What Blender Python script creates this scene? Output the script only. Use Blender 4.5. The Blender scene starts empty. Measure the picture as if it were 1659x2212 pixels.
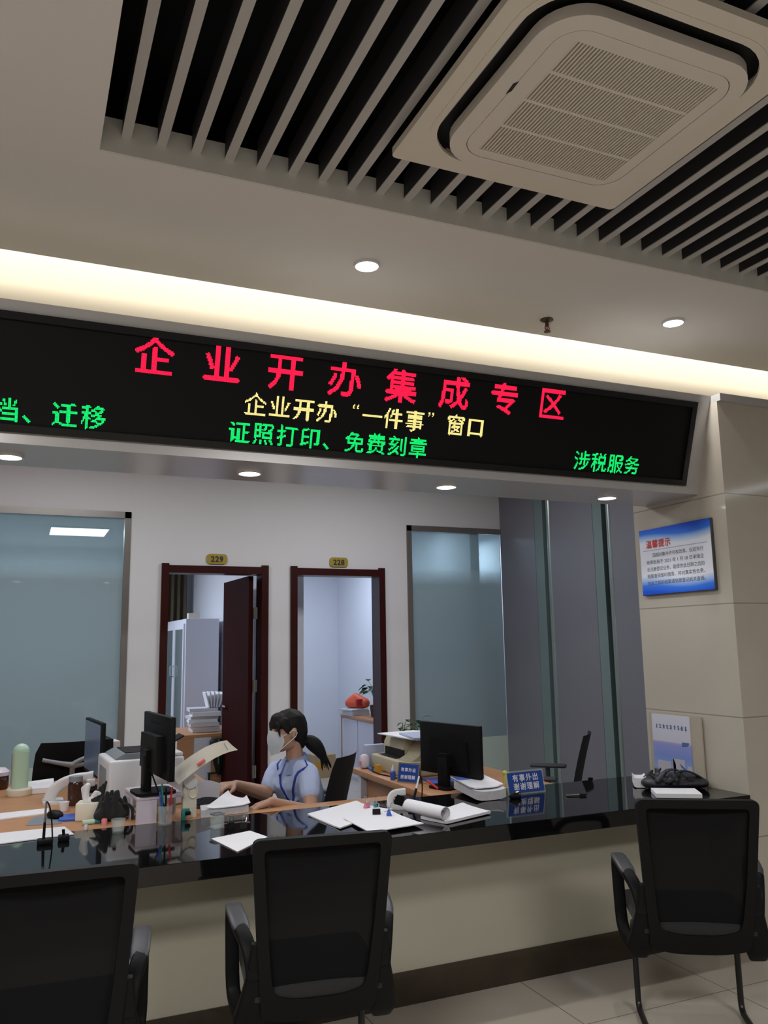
import bpy, bmesh, math, random
from mathutils import Vector, Matrix, Euler
C = bpy.context.scene.collection
SC = bpy.context.scene
R = math.radians
random.seed(7)

# ---------------------------------------------------------------- camera
def make_camera():
    yaw, pitch, roll, f = R(23.717), R(9.113), R(-0.926), 1773.94
    cy, sy, cp, sp = math.cos(yaw), math.sin(yaw), math.cos(pitch), math.sin(pitch)
    fw = Vector((sy * cp, cy * cp, sp))
    r0 = Vector((cy, -sy, 0))
    u0 = r0.cross(fw)
    c, s = math.cos(roll), math.sin(roll)
    r = r0 * c + u0 * s
    u = u0 * c - r0 * s
    cam = bpy.data.cameras.new('camera')
    cam.sensor_fit = 'VERTICAL'
    cam.sensor_height = 24.0
    cam.lens = 24.0 * f / 2212.0
    cam.clip_start = 0.05
    o = bpy.data.objects.new('camera', cam)
    C.objects.link(o)
    m = Matrix((r, u, -fw)).transposed().to_4x4()
    m.translation = Vector((0, 0, 1.55))
    o.matrix_world = m
    SC.camera = o
make_camera()

# ---------------------------------------------------------------- world, exposure, lights
SC.view_settings.view_transform = 'Standard'
SC.view_settings.look = 'None'
SC.view_settings.gamma = 1.0
SC.view_settings.exposure = 0.0
SC.cycles.use_denoising = True
SC.cycles.use_adaptive_sampling = True
SC.cycles.adaptive_threshold = 0.02
SC.cycles.max_bounces = 8
SC.cycles.diffuse_bounces = 4
SC.cycles.glossy_bounces = 4
SC.cycles.transparent_max_bounces = 12
SC.cycles.sample_clamp_indirect = 4.0
SC.cycles.caustics_reflective = False
SC.cycles.caustics_refractive = False
W = bpy.data.worlds.new('world')
SC.world = W
W.use_nodes = True
W.node_tree.nodes['Background'].inputs[0].default_value = (0.85, 0.92, 1.0, 1)
W.node_tree.nodes['Background'].inputs[1].default_value = 0.24

def area_light(name, loc, size, power, color, rot=(0, 0, 0), spread=180):
    l = bpy.data.lights.new(name, 'AREA')
    l.shape = 'RECTANGLE'
    l.size, l.size_y = size
    l.energy = power
    l.color = color
    l.spread = R(spread)
    o = bpy.data.objects.new(name, l)
    C.objects.link(o)
    o.location = loc
    o.rotation_euler = rot
    return o

COOL = (0.86, 0.93, 1.0)
NEUT = (1.0, 0.98, 0.95)
WARM = (1.0, 0.89, 0.71)
# concealed strip above the ceiling lip that washes the cove wall
area_light('cove_strip_light', (1.5, 3.47, 3.44), (12.0, 0.10), 56, WARM, (R(52), 0, 0))
# ceiling lamps of the staff area and the two offices, then two added fills
area_light('staff_ceiling_light', (0.2, 5.4, 3.14), (1.2, 0.6), 28, (0.96, 0.97, 1.0))
area_light('staff_ceiling_light', (2.6, 5.4, 3.14), (1.2, 0.6), 28, (0.96, 0.97, 1.0))
area_light('office_lamp_or_fill', (0.0, 8.9, 2.74), (0.6, 0.6), 70, (0.76, 0.85, 1.0))
area_light('office_lamp_or_fill', (3.1, 9.4, 2.74), (0.6, 0.6), 25, (0.74, 0.84, 1.0))
area_light('office_lamp_or_fill', (3.6, 7.75, 2.74), (0.3, 0.3), 6, (0.80, 0.88, 1.0))  # added to brighten the right frosted window from behind
area_light('office_lamp_or_fill', (4.55, 8.4, 2.74), (0.3, 0.3), 12, (0.80, 0.88, 1.0))  # added in the closed gap to light the same window's right edge
# fill lights added out of view to brighten the hall, without fittings
area_light('hall_fill_light', (-3.0, 1.5, 3.20), (0.6, 2.4), 40, NEUT)
area_light('hall_fill_light', (-0.9, 0.5, 3.20), (1.2, 0.6), 90, NEUT)
area_light('hall_fill_light', (2.2, -1.2, 3.20), (1.2, 0.6), 96, NEUT)

# ---------------------------------------------------------------- materials
def srgb(r, g, b):
    def f(v):
        v /= 255.0
        return v / 12.92 if v <= 0.04045 else ((v + 0.055) / 1.055) ** 2.4
    return (f(r), f(g), f(b), 1)

def mat(name, col, rough=0.5, metal=0.0, noise=0.0, nscale=20, bump=0.0, spec=0.5, emit=None, estr=0.0, trans=0.0, alpha=1.0, coat=0.0, sheen=0.0):
    m = bpy.data.materials.new(name)
    m.use_nodes = True
    nt = m.node_tree
    b = nt.nodes['Principled BSDF']
    c = col if len(col) == 4 else (*col, 1)
    b.inputs['Base Color'].default_value = c
    b.inputs['Roughness'].default_value = rough
    b.inputs['Metallic'].default_value = metal
    b.inputs['Specular IOR Level'].default_value = spec
    b.inputs['Transmission Weight'].default_value = trans
    b.inputs['Alpha'].default_value = alpha
    b.inputs['Coat Weight'].default_value = coat
    b.inputs['Sheen Weight'].default_value = sheen
    if emit:
        b.inputs['Emission Color'].default_value = (*emit[:3], 1)
        b.inputs['Emission Strength'].default_value = estr
    if noise or bump:
        tc = nt.nodes.new('ShaderNodeTexCoord')
        n = nt.nodes.new('ShaderNodeTexNoise')
        n.inputs['Scale'].default_value = nscale
        n.inputs['Detail'].default_value = 4
        nt.links.new(tc.outputs['Object'], n.inputs['Vector'])
        if noise:
            mx = nt.nodes.new('ShaderNodeMix')
            mx.data_type = 'RGBA'
            mx.inputs[6].default_value = tuple(v * (1 - noise) for v in c[:3]) + (1,)
            mx.inputs[7].default_value = tuple(min(1, v * (1 + noise)) for v in c[:3]) + (1,)
            nt.links.new(n.outputs['Fac'], mx.inputs[0])
            nt.links.new(mx.outputs[2], b.inputs['Base Color'])
        if bump:
            bp = nt.nodes.new('ShaderNodeBump')
            bp.inputs['Strength'].default_value = bump
            bp.inputs['Distance'].default_value = 0.002
            nt.links.new(n.outputs['Fac'], bp.inputs['Height'])
            nt.links.new(bp.outputs['Normal'], b.inputs['Normal'])
    return m

def tile_mat(name, col, grout, px, py, ox, oy, axes, line=0.004, rough=0.12, vein=0.06, vscale=1.2, spec=0.5):
    """polished tile: a grid of joints along two object axes; axes like 'xy', 'yz', or with None period to leave one out"""
    m = bpy.data.materials.new(name)
    m.use_nodes = True
    nt = m.node_tree
    b = nt.nodes['Principled BSDF']
    b.inputs['Roughness'].default_value = rough
    b.inputs['Specular IOR Level'].default_value = spec
    tc = nt.nodes.new('ShaderNodeTexCoord')
    sp = nt.nodes.new('ShaderNodeSeparateXYZ')
    nt.links.new(tc.outputs['Object'], sp.inputs[0])
    masks = []
    for ax, per, off in ((axes[0], px, ox), (axes[1], py, oy)):
        if not per:
            continue
        a = nt.nodes.new('ShaderNodeMath'); a.operation = 'SUBTRACT'
        nt.links.new(sp.outputs['XYZ'.index(ax.upper())], a.inputs[0]); a.inputs[1].default_value = off - per * 50
        d = nt.nodes.new('ShaderNodeMath'); d.operation = 'MODULO'
        nt.links.new(a.outputs[0], d.inputs[0]); d.inputs[1].default_value = per
        l = nt.nodes.new('ShaderNodeMath'); l.operation = 'LESS_THAN'
        nt.links.new(d.outputs[0], l.inputs[0]); l.inputs[1].default_value = line
        masks.append(l)
    n = nt.nodes.new('ShaderNodeTexNoise')
    n.inputs['Scale'].default_value = vscale
    n.inputs['Detail'].default_value = 6
    n.inputs['Distortion'].default_value = 1.5
    nt.links.new(tc.outputs['Object'], n.inputs['Vector'])
    mx = nt.nodes.new('ShaderNodeMix'); mx.data_type = 'RGBA'
    mx.inputs[6].default_value = tuple(v * (1 - vein) for v in col[:3]) + (1,)
    mx.inputs[7].default_value = tuple(min(1, v * (1 + vein)) for v in col[:3]) + (1,)
    nt.links.new(n.outputs['Fac'], mx.inputs[0])
    out = mx.outputs[2]
    for l in masks:
        g = nt.nodes.new('ShaderNodeMix'); g.data_type = 'RGBA'
        nt.links.new(l.outputs[0], g.inputs[0])
        nt.links.new(out, g.inputs[6])
        g.inputs[7].default_value = grout
        out = g.outputs[2]
    nt.links.new(out, b.inputs['Base Color'])
    return m

def wood_mat(name, c1, c2, scale=(1, 14, 14), rough=0.4):
    m = bpy.data.materials.new(name)
    m.use_nodes = True
    nt = m.node_tree
    b = nt.nodes['Principled BSDF']
    b.inputs['Roughness'].default_value = rough
    b.inputs['Specular IOR Level'].default_value = 0.22
    tc = nt.nodes.new('ShaderNodeTexCoord')
    mp = nt.nodes.new('ShaderNodeMapping')
    mp.inputs['Scale'].default_value = scale
    n = nt.nodes.new('ShaderNodeTexNoise')
    n.inputs['Scale'].default_value = 3
    n.inputs['Detail'].default_value = 8
    n.inputs['Distortion'].default_value = 0.6
    mx = nt.nodes.new('ShaderNodeMix'); mx.data_type = 'RGBA'
    mx.inputs[6].default_value = c1
    mx.inputs[7].default_value = c2
    nt.links.new(tc.outputs['Object'], mp.inputs['Vector'])
    nt.links.new(mp.outputs['Vector'], n.inputs['Vector'])
    nt.links.new(n.outputs['Fac'], mx.inputs[0])
    nt.links.new(mx.outputs[2], b.inputs['Base Color'])
    return m

def frosted_mat(name):
    """window glass with a frosted film that thins out to clear glass near the top"""
    m = bpy.data.materials.new(name)
    m.use_nodes = True
    nt = m.node_tree
    nt.nodes.remove(nt.nodes['Principled BSDF'])
    out = nt.nodes['Material Output']
    tc = nt.nodes.new('ShaderNodeTexCoord')
    sp = nt.nodes.new('ShaderNodeSeparateXYZ')
    nt.links.new(tc.outputs['Object'], sp.inputs[0])
    mr = nt.nodes.new('ShaderNodeMapRange')
    mr.inputs['From Min'].default_value = 2.10
    mr.inputs['From Max'].default_value = 2.26
    mr.inputs['To Min'].default_value = 0.90
    mr.inputs['To Max'].default_value = 0.35
    nt.links.new(sp.outputs[2], mr.inputs[0])
    tr = nt.nodes.new('ShaderNodeBsdfTransparent')
    tr.inputs[0].default_value = (0.80, 0.92, 0.93, 1)
    df = nt.nodes.new('ShaderNodeBsdfDiffuse')
    df.inputs[0].default_value = (0.42, 0.50, 0.51, 1)
    tl = nt.nodes.new('ShaderNodeBsdfTranslucent')
    tl.inputs[0].default_value = (0.72, 0.84, 0.86, 1)
    m1 = nt.nodes.new('ShaderNodeMixShader'); m1.inputs[0].default_value = 0.55
    nt.links.new(df.outputs[0], m1.inputs[1]); nt.links.new(tl.outputs[0], m1.inputs[2])
    m2 = nt.nodes.new('ShaderNodeMixShader')
    nt.links.new(mr.outputs[0], m2.inputs[0])
    nt.links.new(tr.outputs[0], m2.inputs[1]); nt.links.new(m1.outputs[0], m2.inputs[2])
    gl = nt.nodes.new('ShaderNodeBsdfGlossy')
    gl.inputs['Roughness'].default_value = 0.03
    fr = nt.nodes.new('ShaderNodeFresnel'); fr.inputs[0].default_value = 1.52
    m3 = nt.nodes.new('ShaderNodeMixShader')
    nt.links.new(fr.outputs[0], m3.inputs[0])
    nt.links.new(m2.outputs[0], m3.inputs[1]); nt.links.new(gl.outputs[0], m3.inputs[2])
    nt.links.new(m3.outputs[0], out.inputs[0])
    return m

def glow_mat(name, col, s):
    m = bpy.data.materials.new(name)
    m.use_nodes = True
    nt = m.node_tree
    nt.nodes.remove(nt.nodes['Principled BSDF'])
    e = nt.nodes.new('ShaderNodeEmission')
    e.inputs[0].default_value = col
    e.inputs[1].default_value = s
    nt.links.new(e.outputs[0], nt.nodes['Material Output'].inputs[0])
    return m

M = {}
M['white_paint'] = mat('white_paint', (0.72, 0.71, 0.72), 0.7, noise=0.02, nscale=3)
M['ceiling_paint'] = mat('ceiling_paint', (0.76, 0.74, 0.72), 0.75, noise=0.02, nscale=2)
M['cove_paint'] = mat('cove_paint', (0.78, 0.75, 0.68), 0.7)
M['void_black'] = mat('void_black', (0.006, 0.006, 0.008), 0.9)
M['slat_grey'] = mat('slat_grey', (0.50, 0.49, 0.48), 0.5)
M['slat_dark'] = mat('slat_dark', (0.030, 0.030, 0.036), 0.7)
M['trim_grey'] = mat('trim_grey', (0.74, 0.74, 0.70), 0.5)
M['silver'] = mat('silver_panel', (0.50, 0.49, 0.49), 0.24, metal=0.15, noise=0.03, nscale=6)
M['floor_tile'] = tile_mat('floor_tile', (0.52, 0.47, 0.41, 1), (0.20, 0.17, 0.14, 1), 0.78, 0.78, 2.185, 3.02, 'xy', 0.005, 0.055, 0.10, 1.5, 0.75)
M['pillar_tile'] = tile_mat('pillar_tile', (0.52, 0.475, 0.405, 1), (0.30, 0.26, 0.20, 1), None, 0.584, 0, 1.144, 'xz', 0.006, 0.09, 0.07, 2.2)
M['grey_panel'] = mat('grey_panel', (0.185, 0.185, 0.22), 0.32, noise=0.04, nscale=2)
M['teal_glass'] = mat('teal_glass_strip', (0.16, 0.22, 0.225), 0.15)
M['alu_rod'] = mat('pale_aluminium', (0.30, 0.36, 0.36), 0.25, metal=0.5)
M['counter_stone'] = mat('black_granite', (0.004, 0.004, 0.0045), 0.05, noise=0.5, nscale=160)
M['counter_panel'] = mat('beige_counter_panel', (0.43, 0.41, 0.33), 0.35, noise=0.03, nscale=4)
M['kick_marble'] = mat('brown_marble', (0.045, 0.034, 0.023), 0.05, noise=0.45, nscale=7)
M['mahogany'] = wood_mat('mahogany', srgb(46, 15, 13), srgb(62, 20, 17), (14, 14, 1.2), 0.32)
M['door_wood'] = wood_mat('door_wood', srgb(40, 13, 13), srgb(52, 18, 18), (14, 14, 1.2), 0.5)
M['door_wood'].node_tree.nodes['Principled BSDF'].inputs['Specular IOR Level'].default_value = 0.03
M['door_wood'].node_tree.nodes['Principled BSDF'].inputs['Roughness'].default_value = 0.7
M['steel_frame'] = mat('brushed_steel_frame', (0.24, 0.22, 0.20), 0.35, metal=0.6, noise=0.06, nscale=9)
M['frost'] = frosted_mat('frosted_window_glass')
M['mint_panel'] = mat('mint_backpainted_glass', (0.50, 0.60, 0.54), 0.2)
M['desk_wood'] = wood_mat('desk_wood', srgb(168, 122, 86), srgb(190, 142, 104), (3, 12, 12), 0.4)
M['office_wall'] = mat('office_wall_paint', (0.72, 0.74, 0.80), 0.7)
M['black_plastic'] = mat('black_plastic', (0.0050, 0.0053, 0.0060), 0.55, spec=0.16, noise=0.1, nscale=60)
M['charcoal_plastic'] = mat('charcoal_plastic', (0.045, 0.046, 0.055), 0.45)
M['black_fabric'] = mat('black_fabric', (0.012, 0.012, 0.013), 0.9, bump=0.5, nscale=400, sheen=0.1)
M['black_steel'] = mat('black_steel', (0.012, 0.012, 0.013), 0.3)
M['screen_black'] = mat('screen_black', (0.004, 0.004, 0.005), 0.16)
M['led_face'] = mat('led_face', (0.0035, 0.0038, 0.0045), 0.6, spec=0.2)
M['led_bezel'] = mat('led_bezel', (0.007, 0.007, 0.008), 0.25)
M['led_red'] = glow_mat('led_red', (1.0, 0.012, 0.06, 1), 1.7)
M['led_yellow'] = glow_mat('led_yellow', (1.0, 0.82, 0.28, 1), 1.4)
M['led_green'] = glow_mat('led_green', (0.008, 0.85, 0.16, 1), 1.4)
M['lamp_glow'] = glow_mat('lamp_glow', (0.97, 0.98, 1.0, 1), 9.0)
M['panel_glow'] = glow_mat('panel_glow', (0.90, 0.97, 1.0, 1), 5.0)
M['lamp_ring'] = mat('lamp_ring', (0.75, 0.75, 0.75), 0.3)
M['ac_cream'] = mat('ac_cream_plastic', (0.74, 0.69, 0.60), 0.5)
M['ac_white'] = mat('ac_white_plastic', (0.74, 0.69, 0.63), 0.5)
M['ac_dark'] = mat('ac_dark_slot', (0.012, 0.012, 0.013), 0.6)
M['brass'] = mat('brass_plate', (0.42, 0.31, 0.05), 0.35, metal=0.35)
M['grey_ink'] = mat('grey_ink', (0.07, 0.07, 0.095), 0.6)
M['bronze'] = mat('dark_bronze', (0.09, 0.055, 0.04), 0.4, metal=0.4)
M['dark_ink'] = mat('dark_ink', (0.02, 0.02, 0.022), 0.6)
M['paper'] = mat('white_paper', (0.80, 0.80, 0.84), 0.7, noise=0.02, nscale=12)
M['paper_grey'] = mat('printed_paper', (0.58, 0.58, 0.62), 0.7, noise=0.2, nscale=40)
M['white_plastic'] = mat('white_plastic', (0.70, 0.70, 0.72), 0.4)
M['grey_plastic'] = mat('grey_plastic', (0.22, 0.24, 0.27), 0.4)
M['beige_plastic'] = mat('beige_plastic', (0.50, 0.45, 0.32), 0.5)
M['cream_plastic'] = mat('cream_plastic', (0.74, 0.69, 0.58), 0.5)
M['pink_white'] = mat('pinkish_white_plastic', (0.66, 0.60, 0.68), 0.4)
M['mint'] = mat('mint_plastic', (0.46, 0.66, 0.52), 0.4)
M['blue_sign'] = mat('blue_sign', srgb(36, 72, 152), 0.35)
M['white_ink'] = mat('white_ink', (0.78, 0.78, 0.84), 0.6)
M['red'] = mat('red_plastic', srgb(200, 40, 44), 0.4)
M['red_ink'] = mat('red_ink', srgb(205, 50, 48), 0.6)
M['blue'] = mat('blue_plastic', srgb(52, 92, 186), 0.4)
M['teal'] = mat('teal_plastic', srgb(24, 124, 122), 0.4)
M['pink'] = mat('pink_plastic', srgb(222, 130, 140), 0.4)
M['yellow'] = mat('yellow_plastic', srgb(196, 200, 40), 0.4)
M['amber'] = mat('amber_card', srgb(196, 144, 40), 0.5)
M['orange'] = mat('orange_wrap', srgb(216, 92, 60), 0.5, noise=0.2, nscale=30)
M['leaf'] = mat('leaf_green', (0.035, 0.11, 0.03), 0.45, noise=0.3, nscale=30)
M['terracotta'] = mat('dark_pot', (0.05, 0.03, 0.025), 0.5)
M['chrome'] = mat('chrome', (0.7, 0.7, 0.72), 0.15, metal=1.0)
M['clear_plastic'] = mat('clear_plastic', (0.75, 0.82, 0.80), 0.08, alpha=0.20)
M['curtain'] = mat('bronze_curtain', (0.20, 0.17, 0.11), 0.6, noise=0.1, nscale=8)
M['cabinet'] = mat('grey_white_cabinet', (0.60, 0.60, 0.68), 0.4)
M['dark_glass'] = mat('cabinet_glass', (0.15, 0.19, 0.20), 0.1)

M['chair_mesh'] = mat('chair_mesh', (0.008, 0.008, 0.009), 0.95, alpha=0.982, spec=0.08)
M['brace_grey'] = mat('brace_grey', (0.20, 0.21, 0.23), 0.4)
M['screen_dim'] = mat('screen_dim', (0.05, 0.065, 0.10), 0.25, emit=(0.10, 0.13, 0.20), estr=0.25)
M['pale_blue'] = mat('pale_blue', (0.42, 0.47, 0.66), 0.5)
M['brown_glass'] = mat('brown_glass', (0.05, 0.02, 0.012), 0.08)
M['brown_card'] = mat('brown_card', (0.20, 0.15, 0.13), 0.5)
M['bag_black'] = mat('bag_black', (0.016, 0.016, 0.022), 0.5, bump=0.4, nscale=60)
M['pillar_beige'] = mat('beige_backboard', (0.46, 0.41, 0.33), 0.2)
M['flyer_blue'] = mat('flyer_blue', srgb(86, 108, 160), 0.4)
M['flyer_pale'] = mat('flyer_pale', srgb(188, 186, 196), 0.4)
M['cardboard'] = mat('cardboard', (0.42, 0.30, 0.16), 0.7)
M['shirt'] = mat('pale_blue_shirt', (0.44, 0.52, 0.76), 0.8, noise=0.05, nscale=60)
M['trousers'] = mat('navy_trousers', (0.02, 0.024, 0.04), 0.8)
M['hair'] = mat('black_hair', (0.007, 0.006, 0.006), 0.65, spec=0.25, noise=0.5, nscale=90)
M['mask'] = mat('surgical_mask', (0.84, 0.90, 0.95), 0.8)
M['lanyard'] = mat('blue_lanyard', (0.015, 0.04, 0.30), 0.6)
M['shoe'] = mat('black_shoe', (0.01, 0.01, 0.01), 0.4)
M['skin'] = mat('skin', (0.43, 0.25, 0.17), 0.5)

# ---------------------------------------------------------------- mesh helpers
_s = bmesh.new()
bmesh.ops.create_icosphere(_s, subdivisions=2, radius=1.0)
SPHERE = [v.co.copy() for v in _s.verts]
_s.free()

class MB:
    def __init__(self):
        self.bm = bmesh.new()
    def _xf(self, vs, M4):
        bmesh.ops.transform(self.bm, matrix=M4, verts=vs)
    def box(self, lo, hi, rot=None, pivot=None, bevel=0.0, seg=2):
        c = [(a + b) / 2 for a, b in zip(lo, hi)]
        s = [abs(b - a) for a, b in zip(lo, hi)]
        r = bmesh.ops.create_cube(self.bm, size=1.0)
        vs = r['verts']
        bmesh.ops.scale(self.bm, vec=s, verts=vs)
        if bevel > 0:
            es = list({e for v in vs for e in v.link_edges})
            rr = bmesh.ops.bevel(self.bm, geom=es, offset=min(bevel, min(s) * 0.45), segments=seg, affect='EDGES', profile=0.5)
            vs = list({v for f in rr['faces'] for v in f.verts} | {v for v in vs if v.is_valid})
        bmesh.ops.translate(self.bm, vec=c, verts=vs)
        if rot is not None:
            p = Vector(pivot if pivot is not None else c)
            self._xf(vs, Matrix.Translation(p) @ Euler(rot).to_matrix().to_4x4() @ Matrix.Translation(-p))
        return self
    def cyl(self, p0, p1, r0, r1=None, seg=16, caps=True):
        r1 = r0 if r1 is None else r1
        p0, p1 = Vector(p0), Vector(p1)
        d = p1 - p0
        r = bmesh.ops.create_cone(self.bm, cap_ends=caps, segments=seg, radius1=r0, radius2=r1, depth=d.length)
        q = d.to_track_quat('Z', 'Y').to_matrix().to_4x4()
        self._xf(r['verts'], Matrix.Translation((p0 + p1) / 2) @ q)
        return self
    def ball(self, c, r, sub=2, rot=None):
        rr = (r, r, r) if isinstance(r, (int, float)) else r
        b = bmesh.ops.create_icosphere(self.bm, subdivisions=sub, radius=1.0)
        m = Matrix.Diagonal((*rr, 1))
        if rot is not None:
            m = Euler(rot).to_matrix().to_4x4() @ m
        self._xf(b['verts'], Matrix.Translation(c) @ m)
        return self
    def tube(self, pts, r, seg=8, closed=False, flat=None):
        """round (or, with flat=(a,b,up), flattened) section swept along points"""
        pts = [Vector(p) for p in pts]
        n = len(pts)
        rs = r if isinstance(r, (list, tuple)) else [r] * n
        rings = []
        prev = None
        for i, p in enumerate(pts):
            if closed:
                t = (pts[(i + 1) % n] - pts[i - 1]).normalized()
            else:
                t = (pts[min(i + 1, n - 1)] - pts[max(i - 1, 0)]).normalized()
            if flat:
                up = Vector(flat[2])
                a = t.cross(up)
                if a.length < 1e-4:
                    a = t.orthogonal()
                a.normalize()
                b = a.cross(t).normalized()
            else:
                if prev is None:
                    a = t.orthogonal().normalized()
                else:
                    a = (prev - t * prev.dot(t))
                    a = a.normalized() if a.length > 1e-6 else t.orthogonal().normalized()
                prev = a
                b = t.cross(a)
            ring = []
            for k in range(seg):
                th = 2 * math.pi * (k + 0.5) / seg
                if flat:
                    ca, sa = math.cos(th), math.sin(th)
                    e = 0.45
                    x = math.copysign(abs(ca) ** e, ca) * flat[0] * rs[i]
                    y = math.copysign(abs(sa) ** e, sa) * flat[1] * rs[i]
                else:
                    x, y = math.cos(th) * rs[i], math.sin(th) * rs[i]
                ring.append(self.bm.verts.new(p + a * x + b * y))
            rings.append(ring)
        m = n if closed else n - 1
        for i in range(m):
            A, B = rings[i], rings[(i + 1) % n]
            for k in range(seg):
                self.bm.faces.new((A[k], A[(k + 1) % seg], B[(k + 1) % seg], B[k]))
        if not closed:
            self.bm.faces.new(list(reversed(rings[0])))
            self.bm.faces.new(rings[-1])
        return self
    def lathe(self, prof, c=(0, 0, 0), seg=24, axis=None):
        c = Vector(c)
        rings = []
        for rr, z in prof:
            rings.append([self.bm.verts.new(c + Vector((max(rr, 1e-5) * math.cos(2 * math.pi * k / seg), max(rr, 1e-5) * math.sin(2 * math.pi * k / seg), z))) for k in range(seg)])
        for A, B in zip(rings, rings[1:]):
            for k in range(seg):
                self.bm.faces.new((A[k], A[(k + 1) % seg], B[(k + 1) % seg], B[k]))
        self.bm.faces.new(list(reversed(rings[0])))
        self.bm.faces.new(rings[-1])
        return self
    def prism(self, poly, h, axes='xy', off=0.0):
        """extrude a 2D polygon; axes names the two plane axes, the third is extruded from off to off+h"""
        third = [a for a in 'xyz' if a not in axes][0]
        def P(u, v, w):
            d = {axes[0]: u, axes[1]: v, third: w}
            return (d['x'], d['y'], d['z'])
        A = [self.bm.verts.new(P(u, v, off)) for u, v in poly]
        B = [self.bm.verts.new(P(u, v, off + h)) for u, v in poly]
        n = len(poly)
        for k in range(n):
            self.bm.faces.new((A[k], A[(k + 1) % n], B[(k + 1) % n], B[k]))
        self.bm.faces.new(list(reversed(A)))
        self.bm.faces.new(B)
        return self
    def ring(self, outer, inner, h, axes='xy', off=0.0):
        """extruded band between two loops with equal counts"""
        third = [a for a in 'xyz' if a not in axes][0]
        def P(u, v, w):
            d = {axes[0]: u, axes[1]: v, third: w}
            return (d['x'], d['y'], d['z'])
        L = [[self.bm.verts.new(P(u, v, w)) for u, v in loop] for loop, w in ((outer, off), (inner, off), (inner, off + h), (outer, off + h))]
        n = len(outer)
        for a, b in ((0, 1), (1, 2), (2, 3), (3, 0)):
            for k in range(n):
                self.bm.faces.new((L[a][k], L[a][(k + 1) % n], L[b][(k + 1) % n], L[b][k]))
        return self
    def sheet(self, grid, t=0.0):
        """grid of points (rows) as a sheet with thickness t"""
        V = [[self.bm.verts.new(p) for p in row] for row in grid]
        fs = []
        for i in range(len(V) - 1):
            for j in range(len(V[0]) - 1):
                fs.append(self.bm.faces.new((V[i][j], V[i][j + 1], V[i + 1][j + 1], V[i + 1][j])))
        if t:
            bmesh.ops.solidify(self.bm, geom=fs, thickness=t)
        return self
    def hull(self, balls):
        """convex hull of ellipsoids [(centre, radius or radii, rot?)]"""
        t = bmesh.new()
        for b in balls:
            c, r = b[0], b[1]
            rr = (r, r, r) if isinstance(r, (int, float)) else r
            m = Matrix.Diagonal((*rr, 1))
            if len(b) > 2:
                m = Euler(b[2]).to_matrix().to_4x4() @ m
            m = Matrix.Translation(c) @ m
            for co in SPHERE:
                t.verts.new(m @ co)
        h = bmesh.ops.convex_hull(t, input=t.verts[:])
        fs = [f for f in h['geom'] if isinstance(f, bmesh.types.BMFace)]
        mp = {}
        for f in fs:
            for v in f.verts:
                if v not in mp:
                    mp[v] = self.bm.verts.new(v.co)
        for f in fs:
            self.bm.faces.new([mp[v] for v in f.verts])
        t.free()
        return self
    def xf(self, M4):
        bmesh.ops.transform(self.bm, matrix=M4, verts=self.bm.verts[:])
        return self
    def build(self, name, m, parent=None, smooth=35, loc=None, rot=None):
        bmesh.ops.recalc_face_normals(self.bm, faces=self.bm.faces[:])
        me = bpy.data.meshes.new(name)
        self.bm.to_mesh(me)
        self.bm.free()
        return link(name, me, m, parent, smooth, loc, rot)

def link(name, me, m, parent=None, smooth=35, loc=None, rot=None):
    if m is not None:
        me.materials.clear()
        me.materials.append(M[m] if isinstance(m, str) else m)
    if smooth and len(me.polygons):
        me.shade_smooth()
        me.set_sharp_from_angle(angle=R(smooth))
    o = bpy.data.objects.new(name, me)
    C.objects.link(o)
    if parent is not None:
        o.parent = parent
    if loc:
        o.location = loc
    if rot:
        o.rotation_euler = rot
    return o

def thing(name, label, cat, loc=(0, 0, 0), rz=0.0, group=None, rot=None):
    o = bpy.data.objects.new(name, None)
    o.empty_display_size = 0.05
    C.objects.link(o)
    o.location = loc
    o.rotation_euler = rot if rot else (0, 0, rz)
    return tag(o, label, cat, group)

def tag(o, label, cat, group=None):
    o['label'] = label
    o['category'] = cat
    if group:
        o['group'] = group
    return o

def struct(o):
    o['kind'] = 'structure'
    return o

def dup(root, loc, rz=None, label=None, name=None):
    r = root.copy()
    C.objects.link(r)
    r.location = loc
    if rz is not None:
        r.rotation_euler = (0, 0, rz)
    if label:
        r['label'] = label
    for ch in list(root.children):
        c = ch.copy(); C.objects.link(c); c.parent = r
        for g in list(ch.children):
            d = g.copy(); C.objects.link(d); d.parent = c
    return r

def remeshed(mb, name, m, parent, voxel=0.006, smooth_it=4, loc=None):
    bmesh.ops.recalc_face_normals(mb.bm, faces=mb.bm.faces[:])
    me = bpy.data.meshes.new('tmp')
    mb.bm.to_mesh(me); mb.bm.free()
    o = bpy.data.objects.new('tmp', me)
    C.objects.link(o)
    r = o.modifiers.new('r', 'REMESH'); r.mode = 'VOXEL'; r.voxel_size = voxel
    s = o.modifiers.new('s', 'SMOOTH'); s.factor = 0.5; s.iterations = smooth_it
    dg = bpy.context.evaluated_depsgraph_get()
    me2 = bpy.data.meshes.new_from_object(o.evaluated_get(dg))
    me2.name = name
    bpy.data.objects.remove(o, do_unlink=True)
    bpy.data.meshes.remove(me)
    return link(name, me2, m, parent, 60, loc)

def text_mesh(body, size, spacing=1.0, align='LEFT', bold=0.0, line=1.0):
    cu = bpy.data.curves.new('txt', 'FONT')
    cu.body = body
    cu.size = size
    cu.space_character = spacing
    cu.space_line = line
    cu.align_x = align
    cu.offset = bold
    cu.resolution_u = 3
    o = bpy.data.objects.new('txt', cu)
    C.objects.link(o)
    dg = bpy.context.evaluated_depsgraph_get()
    me = bpy.data.meshes.new_from_object(o.evaluated_get(dg))
    bpy.data.objects.remove(o, do_unlink=True)
    return me

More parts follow.
